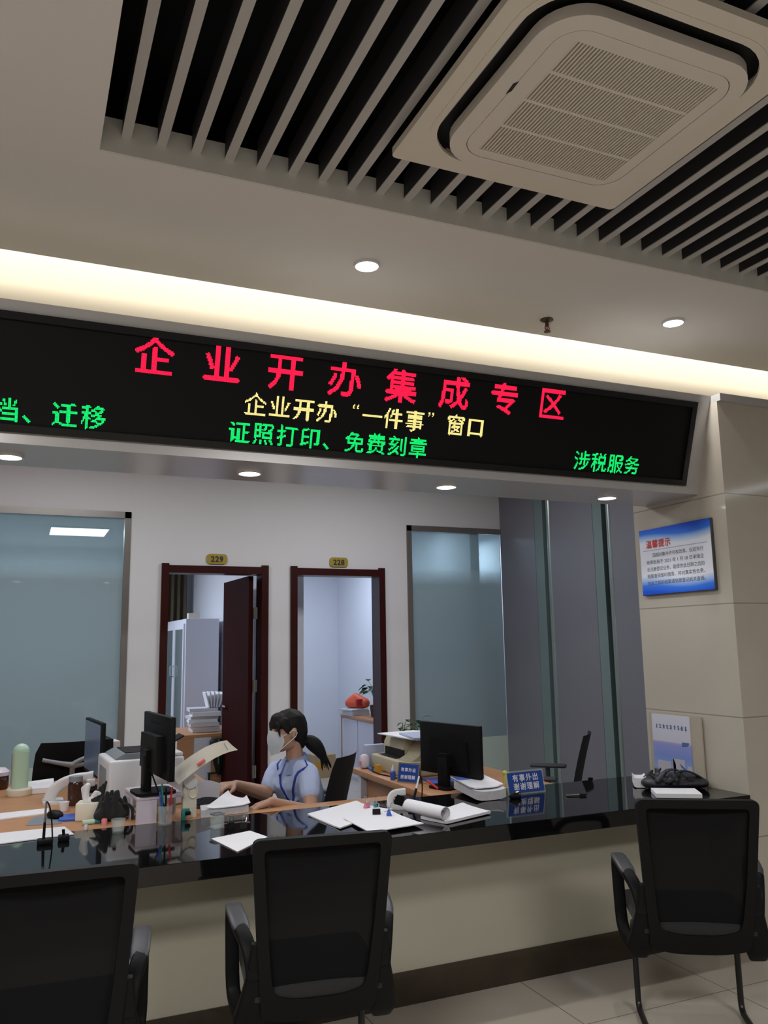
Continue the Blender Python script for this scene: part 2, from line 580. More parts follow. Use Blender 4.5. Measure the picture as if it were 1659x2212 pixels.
def thicken(me, d):
    """lettering with slightly heavier strokes: shifted copies of the same glyphs, each a hair higher"""
    b = bmesh.new()
    for k, (ox, oy) in enumerate(((0, 0), (d, 0), (-d, 0), (0, d), (0, -d))):
        m2 = me.copy()
        m2.transform(Matrix.Translation((ox, oy, 0.00004 * k)))
        b.from_mesh(m2)
        bpy.data.meshes.remove(m2)
    b.to_mesh(me)
    b.free()
    return me

def rrect(hx, hy, r, n=6, cx=0.0, cy=0.0):
    out = []
    for k, (sx, sy) in enumerate(((1, 1), (-1, 1), (-1, -1), (1, -1))):
        for i in range(n + 1):
            a = math.pi / 2 * (k + i / n)
            out.append((cx + sx * (hx - r) + r * math.cos(a), cy + sy * (hy - r) + r * math.sin(a)))
    return out

def bez(p0, p1, p2, n=8):
    p0, p1, p2 = Vector(p0), Vector(p1), Vector(p2)
    return [p0 * (1 - t) ** 2 + p1 * 2 * t * (1 - t) + p2 * t * t for t in [i / n for i in range(n + 1)]]

H_CTR = 0.77      # counter top height
H_DSK = 0.755     # desk top height
# ================================================================ the setting
struct(MB().box((-6, -7, -0.1), (9, 11.2, 0)).build('floor', 'floor_tile', smooth=0))
# ceiling: solid on the left, a band in front of the cove, an opening filled with slats
b = MB()
b.box((-6, -7, 3.23), (0.163, 3.63, 3.29))
b.box((0.163, 2.74, 3.23), (9, 3.63, 3.29))
struct(b.build('ceiling', 'ceiling_paint', smooth=0))
b = MB()
b.box((0.163, 2.735, 3.232), (9, 2.74, 3.36))
struct(b.build('trim_1', 'trim_grey', smooth=0))
struct(MB().box((-6, -7, 3.72), (9, 3.60, 3.75)).box((-6, 3.38, 3.29), (9, 3.40, 3.72)).build('ceiling_void_and_blocker', 'void_black', smooth=0))  # black void above the slats; upright board added unseen to stop cove light
b, bc = MB(), MB()
k = 0
while True:
    x = 0.249 + 0.1196 * k
    if x > 8.9:
        break
    b.box((x - 0.0150, -6.9, 3.301), (x + 0.0150, 2.735, 3.40))
    bc.box((x - 0.0165, -6.9, 3.296), (x + 0.0165, 2.735, 3.3005))
    k += 1
sl = struct(b.build('ceiling_slats', 'slat_dark', smooth=0))
bc.build('slat_edge', 'slat_grey', sl, smooth=0)
# cove wall above the sign, with the roof of its slot
b = MB()
b.box((-6, 3.83, 2.84), (9, 3.90, 3.75))
b.box((-6, 3.60, 3.72), (9, 3.85, 3.75))
struct(b.build('wall_cove', 'cove_paint', smooth=0))
# sloping bulkhead that carries the LED sign, open beneath it to the staff area
b = MB()
b.prism([(3.405, 2.338), (3.405, 2.383), (3.270, 2.822), (3.258, 2.862), (3.90, 2.862), (3.90, 3.20), (3.84, 3.20), (3.84, 2.90), (3.84, 2.84), (3.83, 2.338)], 9.4, 'yz', -6.0)
struct(b.build('ceiling_soffit', 'silver', smooth=0))
struct(MB().box((3.40, 3.195, 2.822), (9, 3.90, 2.862)).build('trim_2', 'silver', smooth=0))
struct(MB().box((3.40, 3.22, 0), (9, 3.94, 2.822)).build('wall_pillar', 'pillar_tile', smooth=0))
# staff area
struct(MB().box((-6, 3.90, 3.20), (4.46, 7.0, 3.25)).build('ceiling_staff', 'white_paint', smooth=0))
b = MB()
Y0, Y1 = 7.0, 7.14
b.box((-6, Y0, 2.66), (4.46, Y1, 3.2))
b.box((-6, Y0, 0), (-1.70, Y1, 2.66))
b.box((0.786, Y0, 0), (1.085, Y1, 2.66))
b.box((1.085, Y0, 2.19), (1.915, Y1, 2.66))
b.box((1.915, Y0, 0), (2.20, Y1, 2.66))
b.box((2.20, Y0, 2.19), (3.02, Y1, 2.66))
b.box((3.02, Y0, 0), (3.302, Y1, 2.66))
b.box((-1.70, Y0, 0), (0.786, Y1, 0.10))
b.box((3.302, Y0, 0), (4.46, Y1, 0.10))
struct(b.build('wall_back', 'white_paint', smooth=0))
# grey panelled side wall: three panels with two recessed glass strips
b = MB()
b.box((4.34, 6.40, 0), (4.46, 7.0, 3.2))
b.box((4.34, 5.54, 0), (4.46, 6.15, 3.2))
b.box((4.34, 3.94, 0), (4.46, 5.31, 3.2))
b.box((4.43, 5.31, 0), (4.46, 6.40, 3.2))
wr = struct(b.build('wall_right', 'grey_panel', smooth=0))
for y0, y1 in ((6.15, 6.40), (5.31, 5.54)):
    b = MB()
    b.box((4.343, y0 + 0.115, 0), (4.40, y1, 3.19))
    b.build('glass_strip', 'teal_glass', wr, smooth=0)
    b = MB()
    b.cyl((4.366, y0 + 0.034, 0), (4.366, y0 + 0.034, 3.19), 0.033, seg=24)
    b.build('corner_rod', 'alu_rod', wr)
    MB().box((4.41, y0 + 0.001, 0), (4.43, y0 + 0.115, 3.19)).build('groove', 'void_black', wr, smooth=0)
# hall walls outside the view
struct(MB().box((-6.1, -7, 0), (-6, 11.2, 3.75)).build('wall_left', 'white_paint', smooth=0))
struct(MB().box((9, -7, 0), (9.1, 3.9, 3.75)).build('wall_hall_right', 'white_paint', smooth=0))
struct(MB().box((-6, -7.1, 0), (9, -7, 3.75)).build('wall_front', 'pillar_beige', smooth=0))
# offices behind the back wall
b = MB()
b.box((-6, 10.95, 0), (5.0, 11.05, 2.8))
b.box((2.02, 7.14, 0), (2.10, 10.95, 2.8))
b.box((4.07, 7.14, 0), (4.17, 10.95, 2.8))
b.box((4.17, 7.14, 0), (5.0, 7.2, 0.1))
b.box((2.10, 7.45, 0), (2.428, 7.50, 2.8))
b.box((4.95, 7.14, 0), (5.0, 10.95, 2.8))
struct(b.build('wall_office', 'office_wall', smooth=0))
struct(MB().box((-6, 7.14, 2.8), (5.0, 11.05, 2.86)).build('ceiling_office', 'office_wall', smooth=0))

# windows of the back wall
def window(n, x0, x1, fl, fr):
    w = bpy.data.objects.new('window_%d' % n, None)
    C.objects.link(w); struct(w)
    f = MB()
    if fl: f.box((x0, 6.985, 0.10), (x0 + 0.05, 7.06, 2.66))
    if fr: f.box((x1 - 0.05, 6.985, 0.10), (x1, 7.06, 2.66))
    f.box((x0, 6.985, 2.607), (x1, 7.06, 2.66))
    f.box((x0, 6.985, 0.10), (x1, 7.06, 0.14))
    f.build('window_frame', 'steel_frame', w, smooth=0)
    MB().box((x0 + (0.05 if fl else 0), 7.012, 0.66), (x1 - (0.05 if fr else 0), 7.022, 2.607)).build('glass_pane', 'frost', w, smooth=0)
    MB().box((x0 + (0.05 if fl else 0), 7.005, 0.14), (x1 - (0.05 if fr else 0), 7.03, 0.66)).build('lower_panel', 'mint_panel', w, smooth=0)
window(1, -1.70, 0.786, True, True)
window(2, 3.302, 4.34, True, False)

# doorways 229 and 228: mahogany casings, one open leaf
def doorway(n, x0, x1):
    d = bpy.data.objects.new('door_%d' % n, None)
    C.objects.link(d); struct(d)
    f = MB()
    w = 0.06
    for y0, y1 in ((6.975, 7.0), (7.14, 7.16)):
        f.box((x0, y0 - 0.004, 0), (x0 + w, y1, 2.243))
        f.box((x1 - w, y0 - 0.004, 0), (x1, y1, 2.243))
        f.box((x0 + w, y0, 2.165), (x1 - w, y1, 2.228))
    f.box((x0 + w - 0.018, 7.0, 0), (x0 + w, 7.14, 2.165))
    f.box((x1 - w, 7.0, 0), (x1 - w + 0.018, 7.14, 2.165))
    f.box((x0 + w - 0.018, 7.0, 2.165), (x1 - w + 0.018, 7.14, 2.183))
    f.build('door_frame', 'mahogany', d, smooth=0)
    return d
d1 = doorway(1, 1.041, 1.954)
d2 = doorway(2, 2.157, 3.064)
lf = MB().box((1.80, 7.06, 0.01), (1.84, 7.90, 2.155), rot=(0, 0, R(2.2)), pivot=(1.84, 7.06, 0)).build('door_leaf', 'door_wood', d1, smooth=0)
for z in (0.45, 1.16, 1.78):
    MB().box((1.838, 7.035, z), (1.872, 7.05, z + 0.10)).cyl((1.848, 7.03, z), (1.848, 7.03, z + 0.10), 0.008, seg=10).build('hinge', 'steel_frame', d1)
MB().cyl((1.81, 7.82, 1.0), (1.755, 7.82, 1.0), 0.012).tube([(1.76, 7.82, 1.0), (1.755, 7.76, 1.0), (1.755, 7.70, 1.0)], 0.009).build('door_handle', 'chrome', d1)

# room number plates
def plate(num, x, z, label):
    t = thing('room_number_plate', label, 'sign', (x, 6.998, z))
    o = MB().prism(rrect(0.088, 0.043, 0.03, 5), 0.012, 'xz', -0.012)
    # points at the two ends
    o.build('plate', 'brass', t, smooth=20)
    me = text_mesh(num, 0.066, 1.12, 'CENTER', 0.0025)
    me.transform(Matrix.Translation((0, -0.0135, -0.024)) @ Matrix.Rotation(R(90), 4, 'X'))
    link('lettering', me, 'dark_ink', t, 0)
plate('229', 1.502, 2.289, 'brass oval door plate reading 229 above the left doorway')
plate('228', 2.613, 2.289, 'brass oval door plate reading 228 above the right doorway')

# ================================================================ LED sign
def raster(ch, n):
    """cells of an n x n grid covered by a character"""
    me = text_mesh(ch, 1.0, bold=0.012 if n > 24 else 0.006)
    me.calc_loop_triangles()
    V = [v.co.copy() for v in me.vertices]
    cells = set()
    for t in me.loop_triangles:
        a, b_, c = (V[i] for i in t.vertices)
        d = (b_.x - a.x) * (c.y - a.y) - (c.x - a.x) * (b_.y - a.y)
        if abs(d) < 1e-12:
            continue
        x0, x1 = min(a.x, b_.x, c.x), max(a.x, b_.x, c.x)
        y0, y1 = min(a.y, b_.y, c.y), max(a.y, b_.y, c.y)
        for i in range(max(0, int(x0 * n) - 1), min(n, int(x1 * n) + 2)):
            for j in range(max(0, int((y0 + 0.12) * n) - 1), min(n, int((y1 + 0.12) * n) + 2)):
                for ox in (0.3, 0.7):
                    for oy in (0.3, 0.7):
                        px, py = (i + ox) / n, (j + oy) / n - 0.12
                        u = ((px - a.x) * (c.y - a.y) - (c.x - a.x) * (py - a.y)) / d
                        v = ((b_.x - a.x) * (py - a.y) - (px - a.x) * (b_.y - a.y)) / d
                        if u >= -0.001 and v >= -0.001 and u + v <= 1.001:
                            cells.add((i, j, ox, oy))
    cnt = {}
    for i, j, ox, oy in cells:
        cnt[(i, j)] = cnt.get((i, j), 0) + 1
    bpy.data.meshes.remove(me)
    return [k for k, v in cnt.items() if v >= 2]

QUOTES = {'“': [(14, 19), (14, 18), (13, 17), (13, 16), (14, 16), (18, 19), (18, 18), (17, 17), (17, 16), (18, 16), (13, 18), (17, 18)],
          '”': [(2, 19), (3, 19), (3, 18), (2, 18), (3, 17), (2, 16), (6, 19), (7, 19), (7, 18), (6, 18), (7, 17), (6, 16)]}
def led_text(name, chars, x, y, pitch, n, dot, m, parent):
    b = MB()
    h = dot * 0.43
    for q, ch in enumerate(chars):
        if ch == ' ':
            continue
        for i, j in (QUOTES[ch] if ch in QUOTES else raster(ch, n)):
            cx, cy = x + q * pitch + (i + 0.5) * dot, y + (j + 0.5) * dot
            v = [b.bm.verts.new((cx + sx * h, cy + sy * h, 0.003)) for sx, sy in ((-1, -1), (1, -1), (1, 1), (-1, 1))]
            b.bm.faces.new(v)
    return b.build(name, m, parent, smooth=0)

led = thing('led_sign', 'long black LED display board with red, yellow and green Chinese characters above the counter', 'sign', (0, 3.405, 2.383), rot=(R(107.2), 0, 0))
L = 0.4574
b = MB()
b.box((-3.0, 0.028, -0.02), (3.275, L - 0.028, 0.001))
b.build('screen', 'led_face', led, smooth=0)
b = MB()
b.box((-3.0, 0.0, -0.02), (3.305, 0.03, 0.014))
b.box((-3.0, L - 0.03, -0.02), (3.305, L, 0.014))
b.box((3.272, 0.03, -0.02), (3.305, L - 0.03, 0.0135))
b.build('bezel', 'led_bezel', led, smooth=0)
led_text('red_lettering', '企业开办集成专区', 0.358, 0.272, 0.2765, 32, 0.0052, 'led_red', led)
led_text('yellow_lettering', '企业开办“一件事”窗口', 0.822, 0.150, 0.1085, 21, 0.0049, 'led_yellow', led)
led_text('green_lettering', '证照打印、免费刻章', 0.762, 0.028, 0.1065, 20, 0.0050, 'led_green', led)
led_text('green_lettering', '涉税服务', 2.550, 0.034, 0.1075, 20, 0.0052, 'led_green', led)
led_text('green_lettering', '档、迁移', -0.152, 0.034, 0.1075, 20, 0.0051, 'led_green', led)

# ================================================================ ceiling fittings
def downlight(name, x, y, z, r, power, label, group=None, blend=0.6, angle=120, col=NEUT):
    t = thing('downlight', label, 'ceiling light', (x, y, z), group=group)
    b = MB()
    b.ring([(r * math.cos(2 * math.pi * k / 32), r * math.sin(2 * math.pi * k / 32)) for k in range(32)],
           [(r * 0.86 * math.cos(2 * math.pi * k / 32), r * 0.86 * math.sin(2 * math.pi * k / 32)) for k in range(32)], 0.012, 'xy', -0.012)
    b.build('trim_ring', 'lamp_ring', t)
    b = MB()
    b.cyl((0, 0, -0.009), (0, 0, -0.002), r * 0.865, seg=32)
    b.build('lens', 'lamp_glow', t)
    l = bpy.data.lights.new('downlight_beam', 'SPOT')
    l.energy = power; l.spot_size = R(angle); l.spot_blend = blend; l.color = col
    l.shadow_soft_size = r * 0.8
    lo = bpy.data.objects.new('downlight_beam', l)
    C.objects.link(lo); lo.parent = t; lo.location = (0, 0, -0.02)
    return t
downlight('a', 1.337, 3.190, 3.23, 0.060, 16, 'round ceiling downlight near the middle of the ceiling band, left of the sprinkler')
downlight('b', 3.118, 3.205, 3.23, 0.060, 30, 'round ceiling downlight right of the sprinkler, above the right end of the LED sign')
for x, lab in ((-0.082, 'round downlight under the sign soffit, leftmost, cut by the left edge of the photo'),
               (0.921, 'round downlight under the sign soffit, above the doorway numbered 229'),
               (1.937, 'round downlight under the sign soffit, above the right frosted window'),
               (2.946, 'round downlight under the sign soffit, in front of the grey panelled wall')):
    downlight('s', x, 3.62, 2.338, 0.056, 9, lab, 'downlights under the sign soffit', col=(0.93, 0.96, 1.0))

t = thing('sprinkler_head', 'small bronze fire sprinkler head hanging from the ceiling band between two downlights', 'sprinkler', (2.465, 3.43, 3.23))
MB().lathe([(0.034, 0), (0.036, -0.006), (0.026, -0.012), (0.014, -0.016)]).build('escutcheon', 'bronze', t)
MB().cyl((0, 0, -0.012), (0, 0, -0.038), 0.010).cyl((0.0, 0, -0.065), (0, 0, -0.069), 0.018).tube([(-0.009, 0, -0.036), (-0.014, 0, -0.05), (0, 0, -0.066)], 0.003).tube([(0.009, 0, -0.036), (0.014, 0, -0.05), (0, 0, -0.066)], 0.003).build('nozzle_frame', 'bronze', t)
MB().cyl((0, 0, -0.038), (0, 0, -0.064), 0.004).build('glass_bulb', 'red', t)

# linear lamp of the hall
t = thing('linear_lamp', 'long white linear lamp along the slatted ceiling, right of the camera', 'ceiling light', (7.5, -0.6, 3.25))
MB().box((-0.05, -3.0, -0.03), (0.05, 3.0, 0.04)).build('channel', 'lamp_ring', t, smooth=0)
MB().box((-0.035, -2.98, -0.045), (0.035, 2.98, -0.03)).build('diffuser', glow_mat('linear_glow', (0.9, 0.97, 1.0, 1), 7.0), t, smooth=0)

# ceiling cassette air conditioner
ac = thing('ceiling_air_conditioner', 'square cream cassette air conditioner set among the ceiling slats', 'air conditioner', (1.575, 1.912, 3.225))
b = MB()
N = 8
b.ring(rrect(0.478, 0.478, 0.02, N), rrect(0.420, 0.420, 0.19, N), 0.026)
b.build('panel_frame', 'ac_cream', ac, smooth=30)
b = MB()
b.ring(rrect(0.428, 0.428, 0.20, N), rrect(0.405, 0.405, 0.18, N), 0.012, off=-0.003)
b.build('slot_rim', 'ac_cream', ac, smooth=30)
MB().prism(rrect(0.43, 0.43, 0.19, N), 0.01, 'xy', 0.05).build('air_slot', 'ac_dark', ac, smooth=0)
for rz in (0, 90, 180, 270):
    MB().box((-0.25, 0.400, 0.006), (0.25, 0.406, 0.034), rot=(R(-25), 0, 0)).xf(Matrix.Rotation(R(rz), 4, 'Z')).build('air_vane', 'grey_plastic', ac, smooth=0)
gx0, gx1, gy0, gy1 = 1.344 - 1.575, 1.870 - 1.575, 1.664 - 1.912, 2.210 - 1.912
gcx, gcy, ghx, ghy = (gx0 + gx1) / 2, (gy0 + gy1) / 2, (gx1 - gx0) / 2, (gy1 - gy0) / 2
b = MB()
b.ring(rrect(0.370, 0.370, 0.14, N, 0.02, 0.018), rrect(0.318, 0.318, 0.09, N, 0.025, 0.02), 0.036, off=-0.018)
b.build('centre_panel', 'ac_white', ac, smooth=30)
b = MB()
b.ring(rrect(0.3155, 0.3155, 0.088, N, 0.025, 0.02), rrect(ghx, ghy, 0.006, N, gcx, gcy), 0.030, off=-0.017)
gr = b.build('grille_frame', 'ac_white', ac, smooth=30)
b = MB()
n = 44
for k in range(n):
    x = gx0 + (k + 0.5) * (gx1 - gx0) / n
    b.box((x - 0.0030, gy0, -0.014), (x + 0.0030, gy1, 0.0))
for q in (0.25, 0.5, 0.75):
    y = gy0 + q * (gy1 - gy0)
    b.box((gx0, y - 0.006, -0.0145), (gx1, y + 0.006, 0.0))
b.build('intake_grille', 'ac_cream', ac, smooth=0)
MB().prism(rrect(0.32, 0.32, 0.09, N, 0.025, 0.02), 0.004, 'xy', 0.012).build('filter', 'ac_dark', ac, smooth=0)
MB().prism([(-0.301, -0.03), (-0.291, -0.045), (-0.288, 0.0), (-0.297, 0.018)], 0.002, 'xy', -0.0195).build('badge', 'dark_ink', ac, smooth=0)

# ================================================================ service counter
ct = thing('service_counter', 'long service counter with black granite top and beige front panel', 'counter', (0, 0, 0))
b = MB().box((-5.9, 3.21, 0.70), (3.395, 3.965, H_CTR), bevel=0.0015, seg=1)
b.build('granite_top', 'counter_stone', ct, smooth=0)
MB().box((-5.9, 3.505, 0.138), (3.395, 3.60, 0.70)).build('front_panel', 'counter_panel', ct, smooth=0)
MB().box((-5.9, 3.50, 0), (3.395, 3.59, 0.138)).build('kickplate', 'kick_marble', ct, smooth=0)
# ================================================================ visitor chairs
H_DSK = 0.768
def yb(z):
    P = [(0.28, -0.095), (0.42, -0.15), (0.63, -0.195), (0.93, -0.24)]
    if z <= P[0][0]: return P[0][1]
    for (z0, y0), (z1, y1) in zip(P, P[1:]):
        if z <= z1:
            t = (z - z0) / (z1 - z0)
            return y0 + (y1 - y0) * t
    return P[-1][1]

def round_poly(pts, rad, n=5):
    """closed polygon with rounded corners"""
    out = []
    m = len(pts)
    for i, p in enumerate(pts):
        p = Vector((p[0], p[1], 0)); a = Vector((*pts[i - 1], 0)); c = Vector((*pts[(i + 1) % m], 0))
        r = rad[i] if isinstance(rad, (list, tuple)) else rad
        u, v = (a - p), (c - p)
        r = min(r, u.length * 0.45, v.length * 0.45)
        for q in bez(p + u.normalized() * r, p, p + v.normalized() * r, n):
            out.append((q.x, q.y))
    return out

def mirror_poly(half):
    return half + [(-x, z) for x, z in reversed(half)]

def visitor_chair(label):
    t = thing('visitor_chair', label, 'chair', group='black mesh visitor chairs along the counter')
    outer = round_poly(mirror_poly([(0.233, 0.93), (0.213, 0.63), (0.197, 0.44), (0.19, 0.345), (0.09, 0.325)]), [0.03, 0.1, 0.05, 0.03, 0.05] + [0.05, 0.03, 0.05, 0.1, 0.03])
    inner = round_poly(mirror_poly([(0.195, 0.897), (0.176, 0.63), (0.160, 0.47), (0.148, 0.425), (0.07, 0.405)]), [0.02, 0.1, 0.05, 0.03, 0.05] + [0.05, 0.03, 0.05, 0.1, 0.02])
    b = MB().ring(outer, inner, 0.034, 'xz', -0.017)
    for v in b.bm.verts: v.co.y += yb(v.co.z)
    b.build('back_frame', 'black_plastic', t, smooth=40)
    g = []
    for i in range(13):
        z = 0.40 + i * (0.905 - 0.40) / 12
        hw = 0.163 + (z - 0.43) / (0.897 - 0.43) * 0.045
        g.append([(x * hw, yb(z) + 0.004 + 0.018 * (1 - x * x) * math.sin(min(1, (z - 0.38) / 0.3) * math.pi / 2), z) for x in (-1, -0.6, -0.2, 0.2, 0.6, 1)])
    MB().sheet(g, 0).build('back_mesh', 'chair_mesh', t, smooth=60)
    for s in (-1, 1):
        b = MB().tube([(s * 0.208, yb(0.60), 0.60), (s * 0.212, yb(0.5) + 0.004, 0.50), (s * 0.218, yb(0.42) + 0.012, 0.42), (s * 0.226, -0.105, 0.345), (s * 0.228, -0.075, 0.305)], [0.55, 0.8, 1.15, 1.5, 1.0], 12, flat=(0.018, 0.034, (s, 0, 0)))
        br = b.build('side_bracket', 'black_plastic', t, smooth=50)
        MB().box((s * 0.247 - 0.002, -0.10, 0.40), (s * 0.247 + 0.002, -0.085, 0.418)).build('size_sticker', 'white_ink', br, smooth=0)
        path = bez((s * 0.216, yb(0.48), 0.485), (s * 0.225, -0.165, 0.575), (s * 0.250, -0.085, 0.605), 6)
        path += bez((s * 0.256, -0.055, 0.612), (s * 0.266, 0.02, 0.628), (s * 0.268, 0.075, 0.628), 4)
        path += bez((s * 0.268, 0.09, 0.626), (s * 0.269, 0.11, 0.62), (s * 0.269, 0.108, 0.58), 4)
        path += [(s * 0.268, 0.10, 0.50), (s * 0.267, 0.09, 0.42)]
        path += bez((s * 0.265, 0.085, 0.38), (s * 0.262, 0.07, 0.34), (s * 0.248, 0.0, 0.325), 5)
        path += [(s * 0.232, -0.07, 0.315)]
        ar = MB().tube(path, 1.0, 12, flat=(0.017, 0.024, (s, 0, 0))).build('armrest', 'black_plastic', t, smooth=50)
        pad = bez((s * 0.245, -0.10, 0.607), (s * 0.262, -0.01, 0.640), (s * 0.268, 0.098, 0.641), 8)
        MB().tube(pad, [0.7, 0.9, 1, 1, 1, 1, 1, 1, 0.9], 12, flat=(0.030, 0.009, (0, 0, 1))).build('arm_pad', 'charcoal_plastic', ar, smooth=50)
    b = MB().box((-0.235, -0.16, 0.395), (0.235, 0.29, 0.455), bevel=0.028, seg=4)
    b.build('seat', 'black_fabric', t, smooth=60)
    MB().box((-0.20, -0.12, 0.372), (0.20, 0.25, 0.396), bevel=0.01).build('seat_pan', 'black_plastic', t, smooth=40)
    for s in (-1, 1):
        p = [(s * 0.214, -0.06, 0.355), (s * 0.214, 0.10, 0.362)] + bez((s * 0.212, 0.125, 0.362), (s * 0.211, 0.158, 0.36), (s * 0.210, 0.158, 0.32), 5)
        p += [(s * 0.209, 0.155, 0.20)] + bez((s * 0.208, 0.150, 0.06), (s * 0.208, 0.148, 0.0135), (s * 0.208, 0.10, 0.0135), 6) + [(s * 0.208, -0.10, 0.0135), (s * 0.208, -0.26, 0.0135)]
        MB().tube(p, 0.0125, 10).build('leg', 'black_steel', t, smooth=60)
    MB().tube([(-0.208, -0.26, 0.0135), (0.208, -0.26, 0.0135)], 0.0125, 10).build('floor_bar', 'black_steel', t, smooth=60)
    return t
ch = visitor_chair('black mesh visitor chair cut by the left edge of the photo')
ch.location = (0.135, 2.88, 0); ch.rotation_euler = (0, 0, R(-4))
dup(ch, (0.984, 2.929, 0), R(-9.4), 'black mesh visitor chair before the middle of the counter, below the woman')
dup(ch, (2.569, 2.789, 0), R(-31), 'black mesh visitor chair turned askew at the right end of the counter')

# ================================================================ desks of the staff area
t = thing('clerk_desk', 'wooden desk of the woman in the blue shirt, crowded with printer and papers', 'desk', (0, 0, 0))
MB().box((-1.6, 3.968, H_DSK - 0.03), (1.04, 5.5, H_DSK), bevel=0.003).box((1.041, 3.968, H_DSK - 0.03), (1.80, 4.08, H_DSK), bevel=0.003).build('desk_top', 'desk_wood', t, smooth=30)
for x0, x1, y0, y1 in ((-1.55, -1.52, 4.1, 5.45), (0.98, 1.01, 4.9, 5.45), (1.74, 1.77, 3.98, 4.07)):
    MB().box((x0, y0, 0), (x1, y1, H_DSK - 0.03)).build('side_panel', 'cabinet', t, smooth=0)
MB().box((-1.5, 5.40, 0.2), (0.97, 5.42, H_DSK - 0.03)).build('modesty_panel', 'desk_wood', t, smooth=0)
t = thing('clerk_desk', 'wooden desk with the beige printer and black monitor, right of the woman', 'desk', (0, 0, 0))
MB().box((1.985, 3.968, H_DSK - 0.035), (2.75, 5.09, H_DSK), bevel=0.004).build('desk_top', 'desk_wood', t, smooth=30)
MB().box((2.04, 4.0, 0.06), (2.06, 4.98, H_DSK - 0.035)).build('modesty_panel', 'desk_wood', t, smooth=0)
MB().box((2.0, 4.98, 0), (2.72, 5.01, H_DSK - 0.035)).build('side_panel', 'cabinet', t, smooth=0)
MB().box((2.0, 3.975, 0), (2.72, 4.0, H_DSK - 0.035)).build('side_panel', 'cabinet', t, smooth=0)

# ================================================================ swivel chairs
def swivel_chair(label, loc, rz, brace=False, hb=0.945):
    t = thing('swivel_chair', label, 'chair', loc, rz)
    b = MB()
    g = []
    for i in range(9):
        u = i / 8
        z = 0.50 + u * (hb - 0.50)
        y = -0.22 - 0.10 * u ** 1.3
        hw = (0.20 + 0.02 * math.sin(u * math.pi)) * (1 if 0 < i < 8 else 0.9)
        g.append([(x * hw, y - 0.035 * (x * x - 1) * -1 - 0.0, z) for x in (-1, -0.75, -0.4, 0, 0.4, 0.75, 1)])
    b.sheet(g, 0.07)
    o = b.build('backrest', 'black_fabric', t, smooth=60)
    MB().box((-0.24, -0.22, 0.345), (0.24, 0.25, 0.425), bevel=0.035, seg=4).build('seat', 'black_fabric', t, smooth=60)
    for s in (-1, 1):
        MB().tube(bez((s * 0.23, -0.02, 0.38), (s * 0.33, -0.02, 0.38), (s * 0.29, -0.02, 0.68), 6), 0.016, 8).box((s * 0.29 - 0.035, -0.15, 0.675), (s * 0.29 + 0.035, 0.10, 0.70), bevel=0.01).build('armrest', 'charcoal_plastic', t, smooth=45)
    MB().cyl((0, 0, 0.10), (0, 0, 0.35), 0.025).build('gas_column', 'black_steel', t)
    b = MB()
    for k in range(5):
        a = 2 * math.pi * k / 5 + 0.3
        b.tube([(0, 0, 0.11), (0.15 * math.cos(a), 0.15 * math.sin(a), 0.095), (0.29 * math.cos(a), 0.29 * math.sin(a), 0.065)], [0.028, 0.022, 0.016], 8)
    b.build('star_base', 'black_plastic', t, smooth=50)
    for k in range(5):
        a = 2 * math.pi * k / 5 + 0.3
        x, y = 0.29 * math.cos(a), 0.29 * math.sin(a)
        MB().cyl((x - 0.02 * math.sin(a), y + 0.02 * math.cos(a), 0.027), (x + 0.02 * math.sin(a), y - 0.02 * math.cos(a), 0.027), 0.027, seg=14).cyl((x, y, 0.03), (x, y, 0.066), 0.008, seg=8).build('castor', 'black_plastic', t)
    MB().tube([(0, -0.10, 0.345), (0, -0.29, 0.37), (0, -0.335, 0.55), (0, -0.335, 0.66)], 0.016, 8).build('back_spine', 'black_plastic', t)
    if brace:
        b = MB()
        b.tube([(0, -0.355, 0.62), (0, -0.372, 0.76), (0, -0.385, 0.85)], 0.016, 10)
        b.tube(bez((0, -0.385, 0.85), (-0.07, -0.385, 0.865), (-0.17, -0.365, 0.89), 5), [0.02, 0.016, 0.014, 0.013, 0.012, 0.012], 10)
        b.tube(bez((0, -0.385, 0.85), (0.04, -0.385, 0.89), (0.19, -0.37, 0.915), 5), [0.02, 0.016, 0.014, 0.013, 0.012, 0.012], 10)
        b.tube(bez((0, -0.385, 0.845), (0.06, -0.385, 0.855), (0.19, -0.365, 0.85), 5), [0.02, 0.016, 0.014, 0.013, 0.012, 0.012], 10)
        b.build('back_brace', 'brace_grey', t, smooth=60)
    return t
swivel_chair('black swivel chair with a forked grey back brace, behind the mint fan', (0.31, 5.90, 0), R(2), True, 0.985)
swivel_chair('black swivel chair under the woman in the blue shirt', (1.45, 4.64, 0), R(51))
swivel_chair('black swivel chair seen edge-on in front of the grey panelled wall', (3.22, 4.82, 0), R(48))

